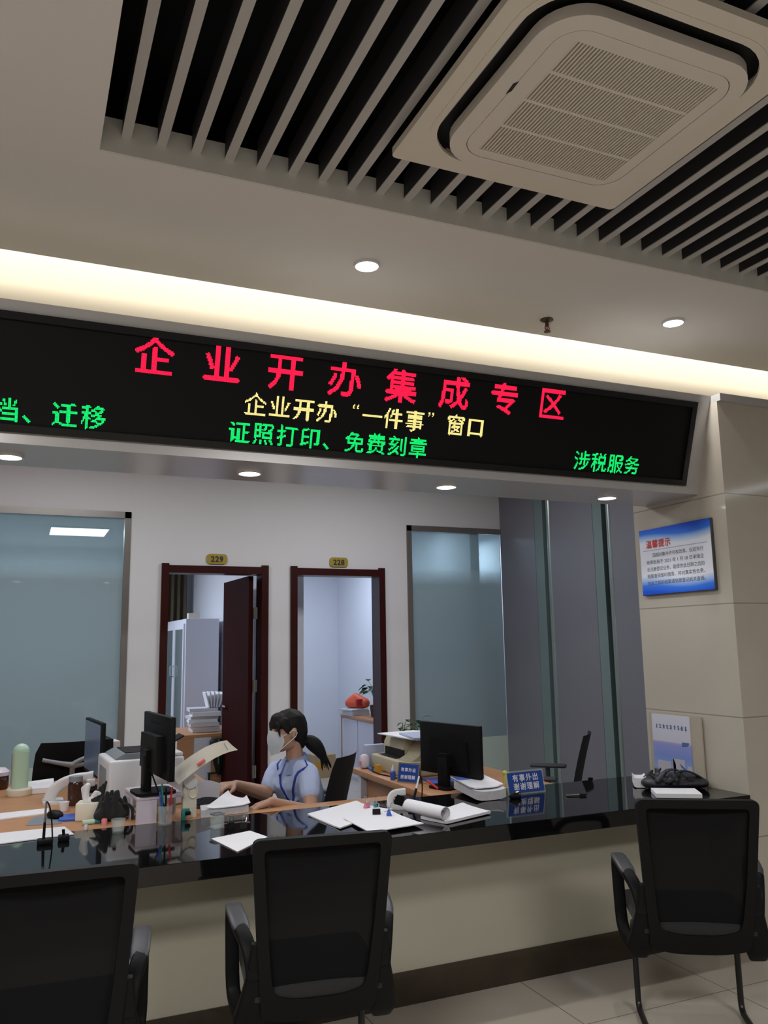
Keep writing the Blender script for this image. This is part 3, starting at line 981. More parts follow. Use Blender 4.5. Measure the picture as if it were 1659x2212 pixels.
# ================================================================ monitors
def monitor(label, loc, rz, w, z0, h, deep=0.03, stand_r=0.10, neck=True, base_z=0.0):
    """loc is the foot on the desk; z0 the panel's lower edge above it; +y is the screen side"""
    t = thing('monitor', label, 'monitor', loc, rz)
    b = MB().box((-w / 2, -0.012, z0), (w / 2, 0.014, z0 + h), bevel=0.004)
    b.build('casing', 'black_plastic', t, smooth=40)
    MB().box((-w / 2 + 0.012, 0.0138, z0 + 0.018), (w / 2 - 0.012, 0.0152, z0 + h - 0.012)).build('screen', 'screen_dim', t, smooth=0)
    b = MB()
    b.prism([(-w * 0.33, z0 + 0.03), (w * 0.33, z0 + 0.03), (w * 0.30, z0 + h * 0.68), (-w * 0.30, z0 + h * 0.68)], deep, 'xz', -0.012 - deep)
    b.build('back_hump', 'black_plastic', t, smooth=30)
    b = MB()
    for k in range(14):
        b.box((-w * 0.2 + k * w * 0.03, -0.0135, z0 + h * 0.84), (-w * 0.2 + k * w * 0.03 + 0.006, -0.011, z0 + h * 0.88))
    b.build('vent_slots', 'void_black', t, smooth=0)
    MB().box((-0.035, -0.07, 0.008), (0.035, -0.035, z0 + 0.10), bevel=0.006).box((-0.04, -0.065, z0 + 0.05), (0.04, -0.012, z0 + 0.12)).build('stand_neck', 'black_plastic', t, smooth=40)
    MB().prism(rrect(stand_r, 0.09, 0.03, 5, 0, -0.02), 0.012, 'xy', 0).build('stand_foot', 'black_plastic', t, smooth=30)
    return t
monitor('black monitor with its bluish screen turned left, between the grey-braced chair and the white printer', (0.41, 5.05, H_DSK), R(95.7), 0.48, 0.08, 0.30, 0.06)
monitor('black monitor seen from behind, standing on the pinkish white riser', (0.612, 4.06, 0.888), R(-84), 0.48, 0.075, 0.277, 0.035, 0.09)
monitor('black monitor seen from behind, on the desk right of the beige printer', (2.20, 4.15, H_DSK), R(-75), 0.48, 0.063, 0.277, 0.010, 0.08)
tag(MB().tube(bez((0.57, 4.00, 1.0), (0.60, 3.94, 0.90), (0.645, 3.92, 0.80), 8), 0.004, 6).build('monitor_cable', 'black_plastic'), 'thin black cable hanging from the monitor on the riser', 'cable')

t = thing('monitor_riser', 'pinkish white open monitor riser on the woman’s desk', 'stand', (0.605, 4.12, H_DSK), R(4))
MB().box((-0.105, -0.14, 0.10), (0.105, 0.15, 0.12), bevel=0.005).build('riser_top', 'pink_white', t, smooth=40)
for x0, x1 in ((-0.105, -0.095), (0.095, 0.105)):
    MB().box((x0, 0.0, 0), (x1, 0.15, 0.10)).build('riser_side', 'pink_white', t, smooth=0)
MB().box((-0.105, -0.14, 0), (-0.015, -0.125, 0.10)).build('riser_front', 'pink_white', t, smooth=0)
tag(MB().box((0.53, 4.02, H_DSK), (0.575, 4.20, H_DSK + 0.05), rot=(0, R(-22), 0)).build('paper_pad', 'paper'), 'folded white sheet lying slanted inside the pinkish riser', 'paper')

# ================================================================ office machines
t = thing('laser_printer', 'big white laser printer with dark paper tray behind the monitor on the riser', 'printer', (0.598, 4.53, H_DSK), R(3))
b = MB().box((-0.185, -0.17, 0.0), (0.185, 0.21, 0.235), bevel=0.014, seg=3)
b.build('printer_body', 'white_plastic', t, smooth=40)
MB().prism([(-0.15, 0.235), (0.15, 0.235), (0.15, 0.242), (0.11, 0.262), (-0.11, 0.262), (-0.15, 0.242)], 0.33, 'xz', -0.145).build('top_cover', 'grey_plastic', t, smooth=20)
MB().box((-0.10, -0.12, 0.262), (0.11, 0.15, 0.266)).build('output_tray', 'void_black', t, smooth=0)
MB().box((0.10, -0.02, 0.255), (0.23, 0.10, 0.262), rot=(0, R(-28), 0), pivot=(0.10, 0, 0.258)).build('output_flap', 'black_plastic', t, smooth=0)
MB().box((0.12, -0.155, 0.236), (0.18, 0.10, 0.254), bevel=0.006).build('control_panel', 'white_plastic', t, smooth=30)
MB().box((0.10, -0.173, 0.03), (0.104, -0.168, 0.225)).build('door_seam', 'grey_plastic', t, smooth=0)
MB().box((-0.188, -0.09, 0.06), (-0.183, 0.12, 0.19)).build('side_vent', 'grey_plastic', t, smooth=0)
t = thing('storage_box', 'white and red box standing between the left monitor and the laser printer', 'box', (0.505, 5.42, H_DSK), R(8))
MB().box((-0.07, -0.06, 0), (0.07, 0.06, 0.225), bevel=0.004).build('carton', 'white_plastic', t, smooth=0)
MB().box((-0.072, -0.062, 0.10), (0.072, 0.062, 0.15)).build('red_band', 'red', t, smooth=0)

t = thing('dot_matrix_printer', 'beige dot matrix printer on the right-hand desk', 'printer', (2.095, 4.54, H_DSK))
b = MB()
b.box((0, 0.0, 0), (0.36, 0.50, 0.088), bevel=0.010, seg=3)
b.build('printer_base', 'beige_plastic', t, smooth=40)
b = MB()
b.prism([(0.09, 0.085), (0.36, 0.085), (0.36, 0.215), (0.12, 0.215), (0.09, 0.16)], 0.30, 'xz', 0.19)
b.prism([(0.05, 0.085), (0.36, 0.085), (0.36, 0.195), (0.20, 0.205), (0.16, 0.18), (0.10, 0.11)], 0.17, 'xz', 0.015)
b.build('printer_hood', 'beige_plastic', t, smooth=30)
MB().box((0.082, 0.185, 0.09), (0.092, 0.46, 0.135)).box((0.03, 0.19, 0.0875), (0.09, 0.46, 0.0895)).build('paper_slot', 'void_black', t, smooth=0)
MB().cyl((0.10, 0.18, 0.10), (0.10, 0.012, 0.10), 0.012).build('platen_knob', 'beige_plastic', t)
MB().box((-0.002, 0.015, 0.035), (0.0, 0.05, 0.07)).build('button_panel', 'grey_plastic', t, smooth=0)
tag(MB().box((2.13, 4.50, H_DSK + 0.216), (2.40, 4.97, H_DSK + 0.222), rot=(0, 0, R(6))).build('paper_sheets', 'paper'), 'white sheets lying on top of the beige dot matrix printer', 'paper')
tag(MB().box((2.16, 4.46, H_DSK + 0.2235), (2.42, 4.78, H_DSK + 0.234), rot=(0, 0, R(-9))).build('folder', 'pale_blue'), 'pale blue folder on the white sheets atop the beige printer', 'folder')

# potted sprig on the printer and plant by the window
def plant(name, label, loc, n, h, spread, leaf, pot=True, seed=1, potm='terracotta', potr=0.05, poth=0.09):
    rnd = random.Random(seed)
    t = thing(name, label, 'plant', loc)
    z0 = poth if pot else 0
    if pot:
        MB().lathe([(potr * 0.75, 0), (potr, poth), (potr * 0.92, poth), (potr * 0.88, poth - 0.012), (0.001, poth - 0.012)]).build('pot', potm, t)
    s, f = MB(), MB()
    for k in range(n):
        a = 2 * math.pi * k / n + rnd.uniform(-0.4, 0.4)
        hh = h * rnd.uniform(0.6, 1.0)
        rr = spread * rnd.uniform(0.5, 1.0)
        tip = Vector((rr * math.cos(a), rr * math.sin(a), z0 + hh))
        s.tube(bez((0, 0, max(0, z0 - 0.02)), (tip.x * 0.3, tip.y * 0.3, z0 + hh * 0.8), tip, 5), 0.0022, 5)
        for q in range(3):
            d = Vector((math.cos(a + (q - 1) * 0.9), math.sin(a + (q - 1) * 0.9), rnd.uniform(-0.3, 0.3))).normalized()
            up = Vector((0, 0, 1)); sd = d.cross(up).normalized()
            p = tip - Vector((0, 0, hh * 0.16 * q))
            L, w = leaf * rnd.uniform(0.8, 1.1), leaf * 0.33
            g = []
            for i in range(5):
                u = i / 4
                ww = w * math.sin(math.pi * (0.08 + 0.9 * u)) 
                c = p + d * (L * u) + Vector((0, 0, 0.10 * L * math.sin(math.pi * u) - 0.25 * L * u * u))
                g.append([c - sd * ww, c + Vector((0, 0, -0.1 * ww)), c + sd * ww])
            f.sheet(g, 0.0008)
    s.build('stems', 'leaf', t)
    f.build('leaves', 'leaf', t)
    return t
plant('potted_plant', 'small green leafy plant behind the right monitor, below the window', (2.60, 5.36, 0.74), 8, 0.20, 0.07, 0.08, seed=3)
plant('plant_sprig', 'small green sprig in a little pot behind the papers on the beige printer', (2.40, 5.20, 0.74), 3, 0.22, 0.03, 0.05, seed=8, potr=0.03, poth=0.07)
t = thing('side_cabinet', 'low grey-white cabinet behind the right desk, carrying the two plants', 'cabinet', (2.3, 5.12, 0))
MB().box((0, 0, 0.02), (0.45, 0.38, 0.74), bevel=0.003).build('cabinet_body', 'cabinet', t, smooth=0)
MB().box((-0.006, 0.01, 0.05), (0.0, 0.37, 0.71)).build('door', 'cabinet', t, smooth=0)

t = thing('document_holder', 'cream curved panel printed in red, on a beige post left of the woman', 'document stand', (0.752, 4.02, H_DSK))
MB().box((-0.032, -0.02, 0), (0.032, 0.02, 0.155), bevel=0.006).build('post', 'cream_plastic', t, smooth=40)
MB().tube([(0.012 + 0.02 * math.cos(a), -0.024, 0.12 + 0.03 * math.sin(a)) for a in [2 * math.pi * i / 20 for i in range(20)]], 0.004, 6, closed=True).build('loop', 'cream_plastic', t)
MB().cyl((0.0, -0.03, 0.165), (0.0, 0.03, 0.165), 0.032, seg=20).box((-0.03, -0.02, 0.185), (0.10, 0.03, 0.205), rot=(0, R(-32), 0), pivot=(0, 0, 0.19)).build('clamp', 'white_plastic', t, smooth=40)
g = []
for i in range(9):
    u = i / 8
    x, z = -0.075 + 0.272 * u, 0.185 + 0.130 * math.sin(u * math.pi / 2.1)
    g.append([(x + 0.012, -0.075, z - 0.022 + 0.006 * u), (x, 0.0, z), (x - 0.012, 0.05, z + 0.018)])
MB().sheet(g, 0.006).build('curved_panel', 'cream_plastic', t, smooth=60)
MB().box((0.020, -0.068, 0.250), (0.060, -0.048, 0.2535), rot=(R(16), R(-32), 0)).build('red_print', 'red_ink', t, smooth=0)
MB().box((0.165, -0.05, 0.309), (0.169, 0.03, 0.312), rot=(R(16), 0, 0)).build('slot_mark', 'grey_plastic', t, smooth=0)

t = thing('desk_scanner', 'white desk scanner with an arched arm, left of the tissue box', 'scanner', (0.19, 4.74, H_DSK))
MB().prism(rrect(0.05, 0.07, 0.02, 5), 0.014, 'xy', 0).build('scanner_base', 'white_plastic', t, smooth=30)
MB().tube(bez((-0.02, 0, 0.012), (0.0, -0.01, 0.125), (0.19, -0.04, 0.118), 12), [1.1, 1.1, 1.1, 1.1, 1, 1, 1, 1, 1, 1, 1, 1, 1.2], 12, flat=(0.026, 0.014, (0, 1, 0.2))).build('arched_arm', 'white_plastic', t, smooth=50)
MB().box((0.155, -0.075, 0.075), (0.20, -0.01, 0.112), bevel=0.01).build('camera_head', 'white_plastic', t, smooth=40)

t = thing('desk_fan', 'mint green bladeless column fan with round top, at the left edge', 'fan', (0.03, 5.07, H_DSK))
MB().lathe([(0.062, 0), (0.066, 0.008), (0.066, 0.032), (0.060, 0.040), (0.02, 0.041)]).build('fan_base', 'cream_plastic', t)
b = MB()
b.prism(rrect(0.043, 0.035, 0.03, 6), 0.19, 'xy', 0.038)
b.ball((0, 0, 0.228), (0.043, 0.035, 0.045), 3)
b.build('fan_column', 'mint', t, smooth=50)
MB().box((-0.047, -0.012, 0.06), (-0.040, 0.012, 0.22), bevel=0.003).build('air_outlet', 'grey_plastic', t, smooth=30)

t = thing('glass_jar', 'dark brown jar with a pale lid, cut by the left edge', 'jar', (-0.085, 5.35, H_DSK))
MB().lathe([(0.055, 0), (0.06, 0.02), (0.058, 0.075)]).build('jar_body', 'brown_glass', t)
MB().lathe([(0.062, 0.075), (0.062, 0.095), (0.04, 0.115), (0.005, 0.12)]).build('lid', 'pink_white', t)

# small things of the left desk
def sheets(name, pts, z, th, label, m='paper', curl=0.0, n=6, cat='paper', group=None, seed=0):
    """a sheet (or sheaf of thickness th) with four corners on a table, its edge slightly curled"""
    rnd = random.Random(seed)
    A, B_, Cc, D = (Vector((x, y, z)) for x, y in pts)
    g = []
    for i in range(n + 1):
        u = i / n
        row = []
        for j in range(n + 1):
            v = j / n
            p = A * (1 - u) * (1 - v) + B_ * u * (1 - v) + Cc * u * v + D * (1 - u) * v
            p.z += th + curl * ((2 * u - 1) ** 4) * (0.4 + 0.6 * v) + 0.0006 * rnd.random()
            row.append(p)
        g.append(row)
    b = MB().sheet(g, 0)
    fs = b.bm.faces[:]
    r = bmesh.ops.extrude_face_region(b.bm, geom=fs)
    vs = [q for q in r['geom'] if isinstance(q, bmesh.types.BMVert)]
    bmesh.ops.translate(b.bm, vec=(0, 0, -th * 0.96), verts=vs)
    return tag(b.build(name, m, smooth=30), label, cat, group)
Z1 = H_DSK
sheets('paper_sheaf', [(0.065, 5.06), (0.205, 5.05), (0.215, 5.40), (0.07, 5.33)], Z1, 0.03, 'white sheaf of paper on the desk, in front of the grey-braced chair')
sheets('long_paper', [(-0.30, 4.32), (0.16, 4.43), (0.165, 4.56), (-0.30, 4.50)], Z1, 0.006, 'long white paper strip on the left desk, behind the other strip')
sheets('long_paper', [(-0.30, 3.80), (0.245, 3.88), (0.215, 4.06), (-0.30, 4.04)], 0.771, 0.004, 'long white paper strip lying across the counter’s rear edge, at left')
t = thing('tissue_box', 'cream tissue box with a crumpled tissue sticking out', 'tissue box', (0.325, 4.22, Z1), R(-14))
MB().box((-0.05, -0.05, 0), (0.05, 0.05, 0.078), bevel=0.006).build('carton', 'cream_plastic', t, smooth=40)
b = MB().hull([((-0.015, 0, 0.08), 0.012), ((-0.03, 0.01, 0.135), 0.01), ((-0.005, -0.01, 0.15), 0.014)]).hull([((0.01, 0, 0.08), 0.014), ((0.05, 0.01, 0.105), 0.014), ((0.03, -0.01, 0.12), 0.008)])
remeshed(b, 'tissue', 'paper', t, 0.005, 3)
tag(MB().box((0.205, 4.20, Z1), (0.285, 4.33, Z1 + 0.012), rot=(0, 0, R(-10)), bevel=0.003).build('card_holder', 'blue', smooth=30), 'blue flat card holder left of the tissue box', 'card holder')
t = thing('mouse_pad', 'dark grey mouse pad on the left desk, under the black mouse', 'mouse pad', (0.15, 4.27, Z1), R(-12))
MB().prism(rrect(0.075, 0.10, 0.015, 5), 0.003, 'xy', 0).build('pad', 'grey_plastic', t, smooth=0)
t = thing('computer_mouse', 'black computer mouse on the dark grey pad', 'mouse', (0.185, 4.31, Z1 + 0.003), R(20))
MB().ball((0, 0, 0.012), (0.033, 0.056, 0.022), 3).build('mouse_shell', 'black_plastic', t)
MB().cyl((-0.004, 0.028, 0.029), (0.004, 0.028, 0.029), 0.006, seg=10).build('scroll_wheel', 'grey_plastic', t)
t = thing('drinking_bottle', 'dark brown bottle with grey cap behind the tissue box', 'bottle', (0.29, 4.62, Z1))
MB().lathe([(0.036, 0), (0.038, 0.01), (0.038, 0.10), (0.03, 0.12)]).build('bottle_body', 'brown_glass', t)
MB().lathe([(0.034, 0.115), (0.034, 0.14), (0.01, 0.142)]).build('cap', 'grey_plastic', t)
t = thing('paper_cup', 'small white cup between the black mouse and the dark bottle', 'cup', (0.232, 4.48, Z1))
MB().lathe([(0.018, 0), (0.024, 0.042), (0.021, 0.042), (0.017, 0.006), (0.002, 0.006)]).build('cup_body', 'paper', t)
t = thing('glue_stick', 'mint glue stick lying near the counter edge', 'glue stick', (0.33, 4.085, Z1 + 0.011), R(8))
MB().cyl((-0.04, 0, 0), (0.012, 0, 0), 0.011).build('barrel', 'mint', t)
MB().cyl((0.012, 0, 0), (0.036, 0, 0), 0.0115).build('cap', 'teal', t)
for k, (x, y, m, r, lab) in enumerate(((0.382, 4.05, 'pink', 0.013, 'small pink cap beside the mint glue stick'), (0.405, 4.17, 'pale_blue', 0.02, 'small pale blue pot behind the pink cap'), (0.30, 3.99, 'pink_white', 0.009, 'tiny pale pink cap at the counter’s rear edge'))):
    t = thing('bottle_cap', lab, 'cap', (x, y, Z1 if y > 3.97 else 0.77))
    MB().lathe([(r, 0), (r, r * 1.6), (r * 0.8, r * 2), (r * 0.1, r * 2.02)], seg=16).build('cap_shell', m, t)

t = thing('drawstring_bag', 'crumpled black cloth bag left of the pinkish riser', 'bag', (0.42, 4.13, Z1))
b = MB()
rb = random.Random(4)
b.hull([((0.02, -0.01, 0.02), (0.05, 0.04, 0.02)), ((0.0, 0.0, 0.06), (0.045, 0.04, 0.03))])
for k in range(26):
    x = rb.uniform(-0.06, 0.07); y = rb.uniform(-0.04, 0.05)
    h = rb.uniform(0.06, 0.125) * (1.1 - abs(x + 0.01) * 4)
    b.hull([((x, y, 0.03), 0.024), ((x * 0.8 + rb.uniform(-0.03, 0.02), y + rb.uniform(-0.02, 0.03), h), 0.009)])
for k in range(6):
    b.hull([((-0.05, 0.03 + 0.01 * k, 0.04), 0.012), ((-0.09 + 0.014 * k, 0.09, 0.10 + 0.012 * k), 0.006)])
remeshed(b, 'bag_body', 'black_fabric', t, 0.004, 1)
MB().tube(bez((0.03, 0.0, 0.06), (0.10, -0.02, 0.09), (0.085, -0.05, 0.006), 8), 0.007, 6).build('strap', 'black_fabric', t)

t = thing('pen_cup', 'clear pen cup full of pens in front of the pinkish riser', 'pen cup', (0.628, 3.915, 0.77))
MB().lathe([(0.031, 0), (0.034, 0.082), (0.031, 0.082), (0.029, 0.006), (0.002, 0.006)]).build('cup_body', 'clear_plastic', t)
for k, (m, a, h) in enumerate((('red', 0.3, 0.145), ('teal', 2.0, 0.16), ('blue', 3.6, 0.13), ('black_plastic', 4.6, 0.15), ('red', 5.4, 0.12))):
    p = Vector((0.012 * math.cos(a), 0.012 * math.sin(a), 0.008)); q = Vector((0.03 * math.cos(a), 0.03 * math.sin(a), h))
    pn = thing('pen', ['red pen upright in the clear pen cup, tallest red', 'teal pen in the clear pen cup', 'blue pen in the clear pen cup', 'black pen in the clear pen cup', 'shorter red pen in the clear pen cup'][k], 'pen', (0.628, 3.915, 0.77), group='pens in the clear cup')
    MB().cyl(p, q, 0.0042, seg=8).build('barrel', m, pn)
    MB().cyl(q, q + (q - p).normalized() * 0.012, 0.0046, 0.003, seg=8).build('pen_cap', m, pn)
t = thing('glass_cup', 'small faceted clear glass tumbler on the counter edge left of the pen cup', 'glass', (0.42, 3.845, 0.77))
MB().lathe([(0.024, 0), (0.031, 0.055), (0.028, 0.055), (0.022, 0.008), (0.002, 0.008)], seg=10).build('tumbler', 'clear_plastic', t, smooth=20)
t = thing('clip_stand', 'teal and black desk clip stand right of the pen cup', 'clip stand', (0.715, 3.96, 0.77))
MB().box((-0.008, -0.01, 0), (0.008, 0.01, 0.045), bevel=0.003).box((-0.005, 0.0, 0.035), (0.03, 0.012, 0.05), bevel=0.003).build('clip_arm', 'teal', t, smooth=30)
MB().box((0.008, 0.0, 0.02), (0.035, 0.02, 0.036), bevel=0.003).build('clip_jaw', 'black_plastic', t, smooth=30)

# counter top things, from left to right
t = thing('pen_stand', 'black counter pen stand with corded pen upright, at left', 'pen stand', (0.128, 3.765, 0.77))
MB().box((-0.03, -0.022, 0), (0.03, 0.022, 0.022), bevel=0.006).build('stand_base', 'black_plastic', t, smooth=30)
MB().cyl((-0.006, 0, 0.018), (-0.004, 0, 0.09), 0.006, 0.005).build('pen_sleeve', 'black_plastic', t)
MB().cyl((-0.004, 0, 0.085), (-0.002, 0.0, 0.165), 0.0055, 0.004).build('pen_barrel', 'chrome', t)
MB().tube(bez((-0.002, 0, 0.165), (0.02, 0, 0.16), (0.028, -0.003, 0.01), 10), 0.003, 6).build('cord', 'black_plastic', t)
t = thing('pen_stand', 'black counter pen stand holding only a stub, right of the corded one', 'pen stand', (0.20, 3.79, 0.77))
MB().box((-0.022, -0.02, 0), (0.022, 0.02, 0.024), bevel=0.006).build('stand_base', 'black_plastic', t, smooth=30)
MB().cyl((0, 0, 0.02), (-0.003, 0, 0.045), 0.006).build('pen_sleeve', 'black_plastic', t)
t = thing('glass_cup', 'clear square glass with a grey rim on the counter left of the loose sheet', 'glass', (0.822, 3.735, 0.77), R(20))
MB().ring(rrect(0.024, 0.024, 0.006, 3), rrect(0.021, 0.021, 0.005, 3), 0.055).box((-0.023, -0.023, 0), (0.023, 0.023, 0.006)).build('tumbler', 'clear_plastic', t, smooth=20)
MB().ring(rrect(0.025, 0.025, 0.006, 3), rrect(0.0205, 0.0205, 0.005, 3), 0.007, off=0.055).build('rim', 'grey_plastic', t, smooth=20)

def binder_clip(label, loc, rz, m, s=1.0, tilt=0.0):
    t = thing('binder_clip', label, 'binder clip', loc, group='binder clips on the counter', rot=(tilt, 0, rz))
    MB().prism([(-0.010 * s, 0), (0.010 * s, 0), (0.0015 * s, 0.022 * s), (-0.0015 * s, 0.022 * s)], 0.032 * s, 'yz', -0.016 * s).build('clip_body', m, t, smooth=0)
    for sg in (-1, 1):
        MB().tube([(-0.008 * s, sg * 0.002, 0.021 * s), (-0.010 * s, sg * 0.010 * s, 0.042 * s), (0, sg * 0.012 * s, 0.048 * s), (0.010 * s, sg * 0.010 * s, 0.042 * s), (0.008 * s, sg * 0.002, 0.021 * s)], 0.0011, 6).build('handle', 'chrome', t)
    return t
binder_clip('black binder clip left of two, behind the loose sheet', (0.875, 3.705, 0.77), R(15), 'black_plastic')
binder_clip('black binder clip right of two, behind the loose sheet', (0.925, 3.675, 0.77), R(-30), 'black_plastic')
sheets('paper_sheet', [(0.754, 3.528), (0.799, 3.266), (0.969, 3.452), (0.932, 3.596)], 0.7705, 0.0025, 'white sheet lying alone on the counter, left of the middle chair back')
sheets('paper_sheaf', [(1.252, 3.786), (1.285, 3.443), (1.641, 3.686), (1.56, 3.949)], 0.7705, 0.006, 'white sheaf on the counter in front of the woman, the one under the binder clips', curl=0.008)
sheets('paper_sheaf', [(1.36, 3.60), (1.359, 3.287), (1.623, 3.325), (1.609, 3.63)], 0.7785, 0.004, 'white sheaf on the counter nearest the middle chair, overlapping another sheaf', curl=0.004)
binder_clip('pink binder clip on the sheaf in front of the woman', (1.555, 3.80, 0.779), R(30), 'pink')
binder_clip('teal binder clip beside the pink one', (1.60, 3.80, 0.779), R(60), 'teal', tilt=0.2)
binder_clip('black binder clip on the overlapping sheaf, beside the blue one', (1.52, 3.60, 0.784), R(-15), 'black_plastic', 1.1)
binder_clip('blue binder clip on the overlapping sheaf', (1.565, 3.56, 0.784), R(70), 'blue', 1.2)
t = thing('paper_punch', 'white C-shaped paper punch on the counter behind the paper roll', 'punch', (1.69, 3.72, 0.77), R(-12))
MB().tube([(0.04, 0, 0.010), (-0.01, 0, 0.010)] + bez((-0.02, 0, 0.010), (-0.045, 0, 0.012), (-0.045, 0, 0.038), 5) + bez((-0.045, 0, 0.045), (-0.043, 0, 0.075), (-0.01, 0, 0.078), 5) + [(0.03, 0, 0.08)], 1.0, 12, flat=(0.016, 0.008, (0, 1, 0))).build('punch_body', 'white_plastic', t, smooth=50)
MB().box((-0.02, -0.008, 0.02), (0.02, 0.008, 0.065), rot=(0, R(20), 0)).build('punch_head', 'black_plastic', t, smooth=0)
t = thing('pen_stand', 'black counter pen stand with a leaning white pen, beside the paper roll', 'pen stand', (1.76, 3.72, 0.77), R(10))
MB().box((-0.03, -0.022, 0), (0.03, 0.022, 0.026), bevel=0.007).build('stand_base', 'black_plastic', t, smooth=30)
MB().cyl((0.0, 0, 0.02), (0.03, 0.01, 0.085), 0.006).build('pen_sleeve', 'black_plastic', t)
MB().cyl((0.03, 0.01, 0.085), (0.055, 0.018, 0.14), 0.0055, 0.004).build('pen_barrel', 'white_plastic', t)
MB().tube(bez((0.055, 0.018, 0.14), (0.085, 0.02, 0.14), (0.062, 0.015, 0.012), 10), 0.003, 6).build('cord', 'black_plastic', t)
sheets('paper_sheaf', [(1.68, 3.47), (1.735, 3.32), (2.01, 3.415), (1.995, 3.65)], 0.7705, 0.012, 'thick white sheaf on the counter beside the paper roll', curl=0.004)
t = thing('paper_roll', 'rolled-up white paper lying on the thick sheaf', 'paper roll', (0, 0, 0))
a0, a1 = Vector((1.672, 3.585, 0.8125)), Vector((1.735, 3.335, 0.8125))
dv = (a1 - a0).normalized(); sd = Vector((-dv.y, dv.x, 0))
mx = Matrix((sd, Vector((0, 0, 1)), dv)).transposed().to_4x4(); mx.translation = a0
cir = lambda r: [(r * math.cos(2 * math.pi * k / 28), r * math.sin(2 * math.pi * k / 28)) for k in range(28)]
MB().ring(cir(0.029), cir(0.0265), (a1 - a0).length).xf(mx).build('rolled_sheet', 'paper', t, smooth=50)
MB().ring(cir(0.023), cir(0.0215), (a1 - a0).length - 0.006).ring(cir(0.0178), cir(0.0165), (a1 - a0).length - 0.012).xf(mx).build('inner_turns', 'paper', t, smooth=50)
sheets('paper_sheaf', [(2.10, 3.70), (2.27, 3.70), (2.31, 3.99), (2.12, 3.97)], 0.7705, 0.045, 'thick dog-eared sheaf of papers left of the blue sign on the counter', m='paper_grey', curl=0.022, seed=4)
sheets('paper_sheaf', [(2.09, 3.75), (2.28, 3.74), (2.30, 4.00), (2.11, 3.985)], 0.8225, 0.006, 'top white sheaf on the thick dog-eared papers left of the blue sign', curl=0.026, seed=9)

def tent_sign(name, label, loc, rz, w, h, lines, size, back='clear_plastic'):
    t = thing(name, label, 'sign', loc, rz)
    d = h * 0.42
    b = MB()
    p = [(-0.5 * d, 0.0), (0.5 * d, 0.0), (0.5 * d - 0.003, 0.0), (0.0, h - 0.004), (-0.5 * d + 0.003, 0.0)]
    b.prism([(-0.5 * d, 0), (0, h), (0.5 * d, 0), (0.5 * d - 0.004, 0), (0, h - 0.008), (-0.5 * d + 0.004, 0)], w, 'yz', -w / 2)
    b.build('acrylic_holder', back, t, smooth=0)
    tilt = math.atan2(0.5 * d, h)
    L = math.hypot(0.5 * d, h)
    mx = Matrix.Translation((0, -0.5 * d, 0)) @ Matrix.Rotation(math.pi / 2 - tilt, 4, 'X')
    b = MB().box((-w / 2 + 0.008, L * 0.07, 0.0012), (w / 2 - 0.008, L * 0.93, 0.002)).xf(mx)
    b.build('blue_card', 'blue_sign', t, smooth=0)
    for k, ln in enumerate(lines):
        me = thicken(text_mesh(ln, size, 1.18, 'CENTER'), size * 0.016)
        me.transform(mx @ Matrix.Translation((0, L * (0.57 - 0.36 * k), 0.0026)))
        link('lettering', me, 'white_ink', t, 0)
    return t
tent_sign('counter_sign', 'blue tent sign with white Chinese characters on the counter, left of the pen', (2.445, 3.80, 0.77), R(2), 0.235, 0.115, ['有事外出', '谢谢理解'], 0.038)
tent_sign('desk_sign', 'smaller blue tent sign on the wooden desk in front of the beige printer', (2.065, 4.40, H_DSK), R(-58), 0.145, 0.108, ['有事外出', '谢谢理解'], 0.0235, 'brown_card')
t = thing('bulldog_clip', 'small black clip lying before the blue tent sign', 'clip', (2.315, 3.685, 0.77), R(-20))
MB().hull([((-0.02, 0, 0.012), 0.012), ((0.02, 0, 0.010), 0.010), ((0.0, 0.006, 0.026), 0.010)]).build('clip_body', 'black_plastic', t)
MB().tube([(0.0, 0, 0.03), (0.02, 0, 0.036), (0.03, 0, 0.02)], 0.003, 6).build('clip_lever', 'chrome', t)
t = thing('ballpoint_pen', 'silver pen with black grip lying on the counter before the grey wall', 'pen', (2.615, 3.595, 0.7765), R(-15))
MB().cyl((-0.05, 0, 0), (0.02, 0, 0), 0.0055).build('barrel', 'chrome', t)
MB().cyl((0.02, 0, 0), (0.052, 0, 0), 0.006).cyl((0.052, 0, 0), (0.062, 0, 0), 0.006, 0.001).build('grip', 'black_plastic', t)
t = thing('highlighter_cap', 'small round yellow highlighter cap showing above the blue tent sign', 'cap', (2.515, 4.10, H_DSK))
MB().cyl((0, 0, 0), (0, 0, 0.05), 0.012).ball((0, 0, 0.058), (0.017, 0.017, 0.014), 2).build('cap_shell', 'yellow', t)

# things of the right desk
t = thing('glue_bottle', 'blue glue bottle with white nozzle at the edge of the right desk', 'glue bottle', (2.02, 4.53, H_DSK))
MB().lathe([(0.014, 0), (0.016, 0.01), (0.016, 0.045), (0.010, 0.052)], seg=16).build('bottle_body', 'blue', t)
MB().lathe([(0.010, 0.05), (0.009, 0.06), (0.003, 0.085), (0.001, 0.086)], seg=16).build('nozzle', 'white_plastic', t)
MB().box((-0.0175, -0.006, 0.02), (-0.014, 0.006, 0.035)).build('label_patch', 'red', t, smooth=0)
t = thing('marker_pen', 'dark blue marker lying in front of the beige printer', 'pen', (2.05, 4.94, H_DSK + 0.009), R(80))
MB().cyl((-0.05, 0, 0), (0.03, 0, 0), 0.009).build('barrel', 'blue', t)
MB().cyl((0.03, 0, 0), (0.065, 0, 0), 0.0095).build('cap', 'teal', t)
t = thing('memo_block', 'small amber memo block beside the dark blue marker', 'memo block', (2.055, 4.83, H_DSK), R(10))
MB().box((-0.015, -0.018, 0), (0.015, 0.018, 0.045)).build('paper_block', 'amber', t, smooth=0)
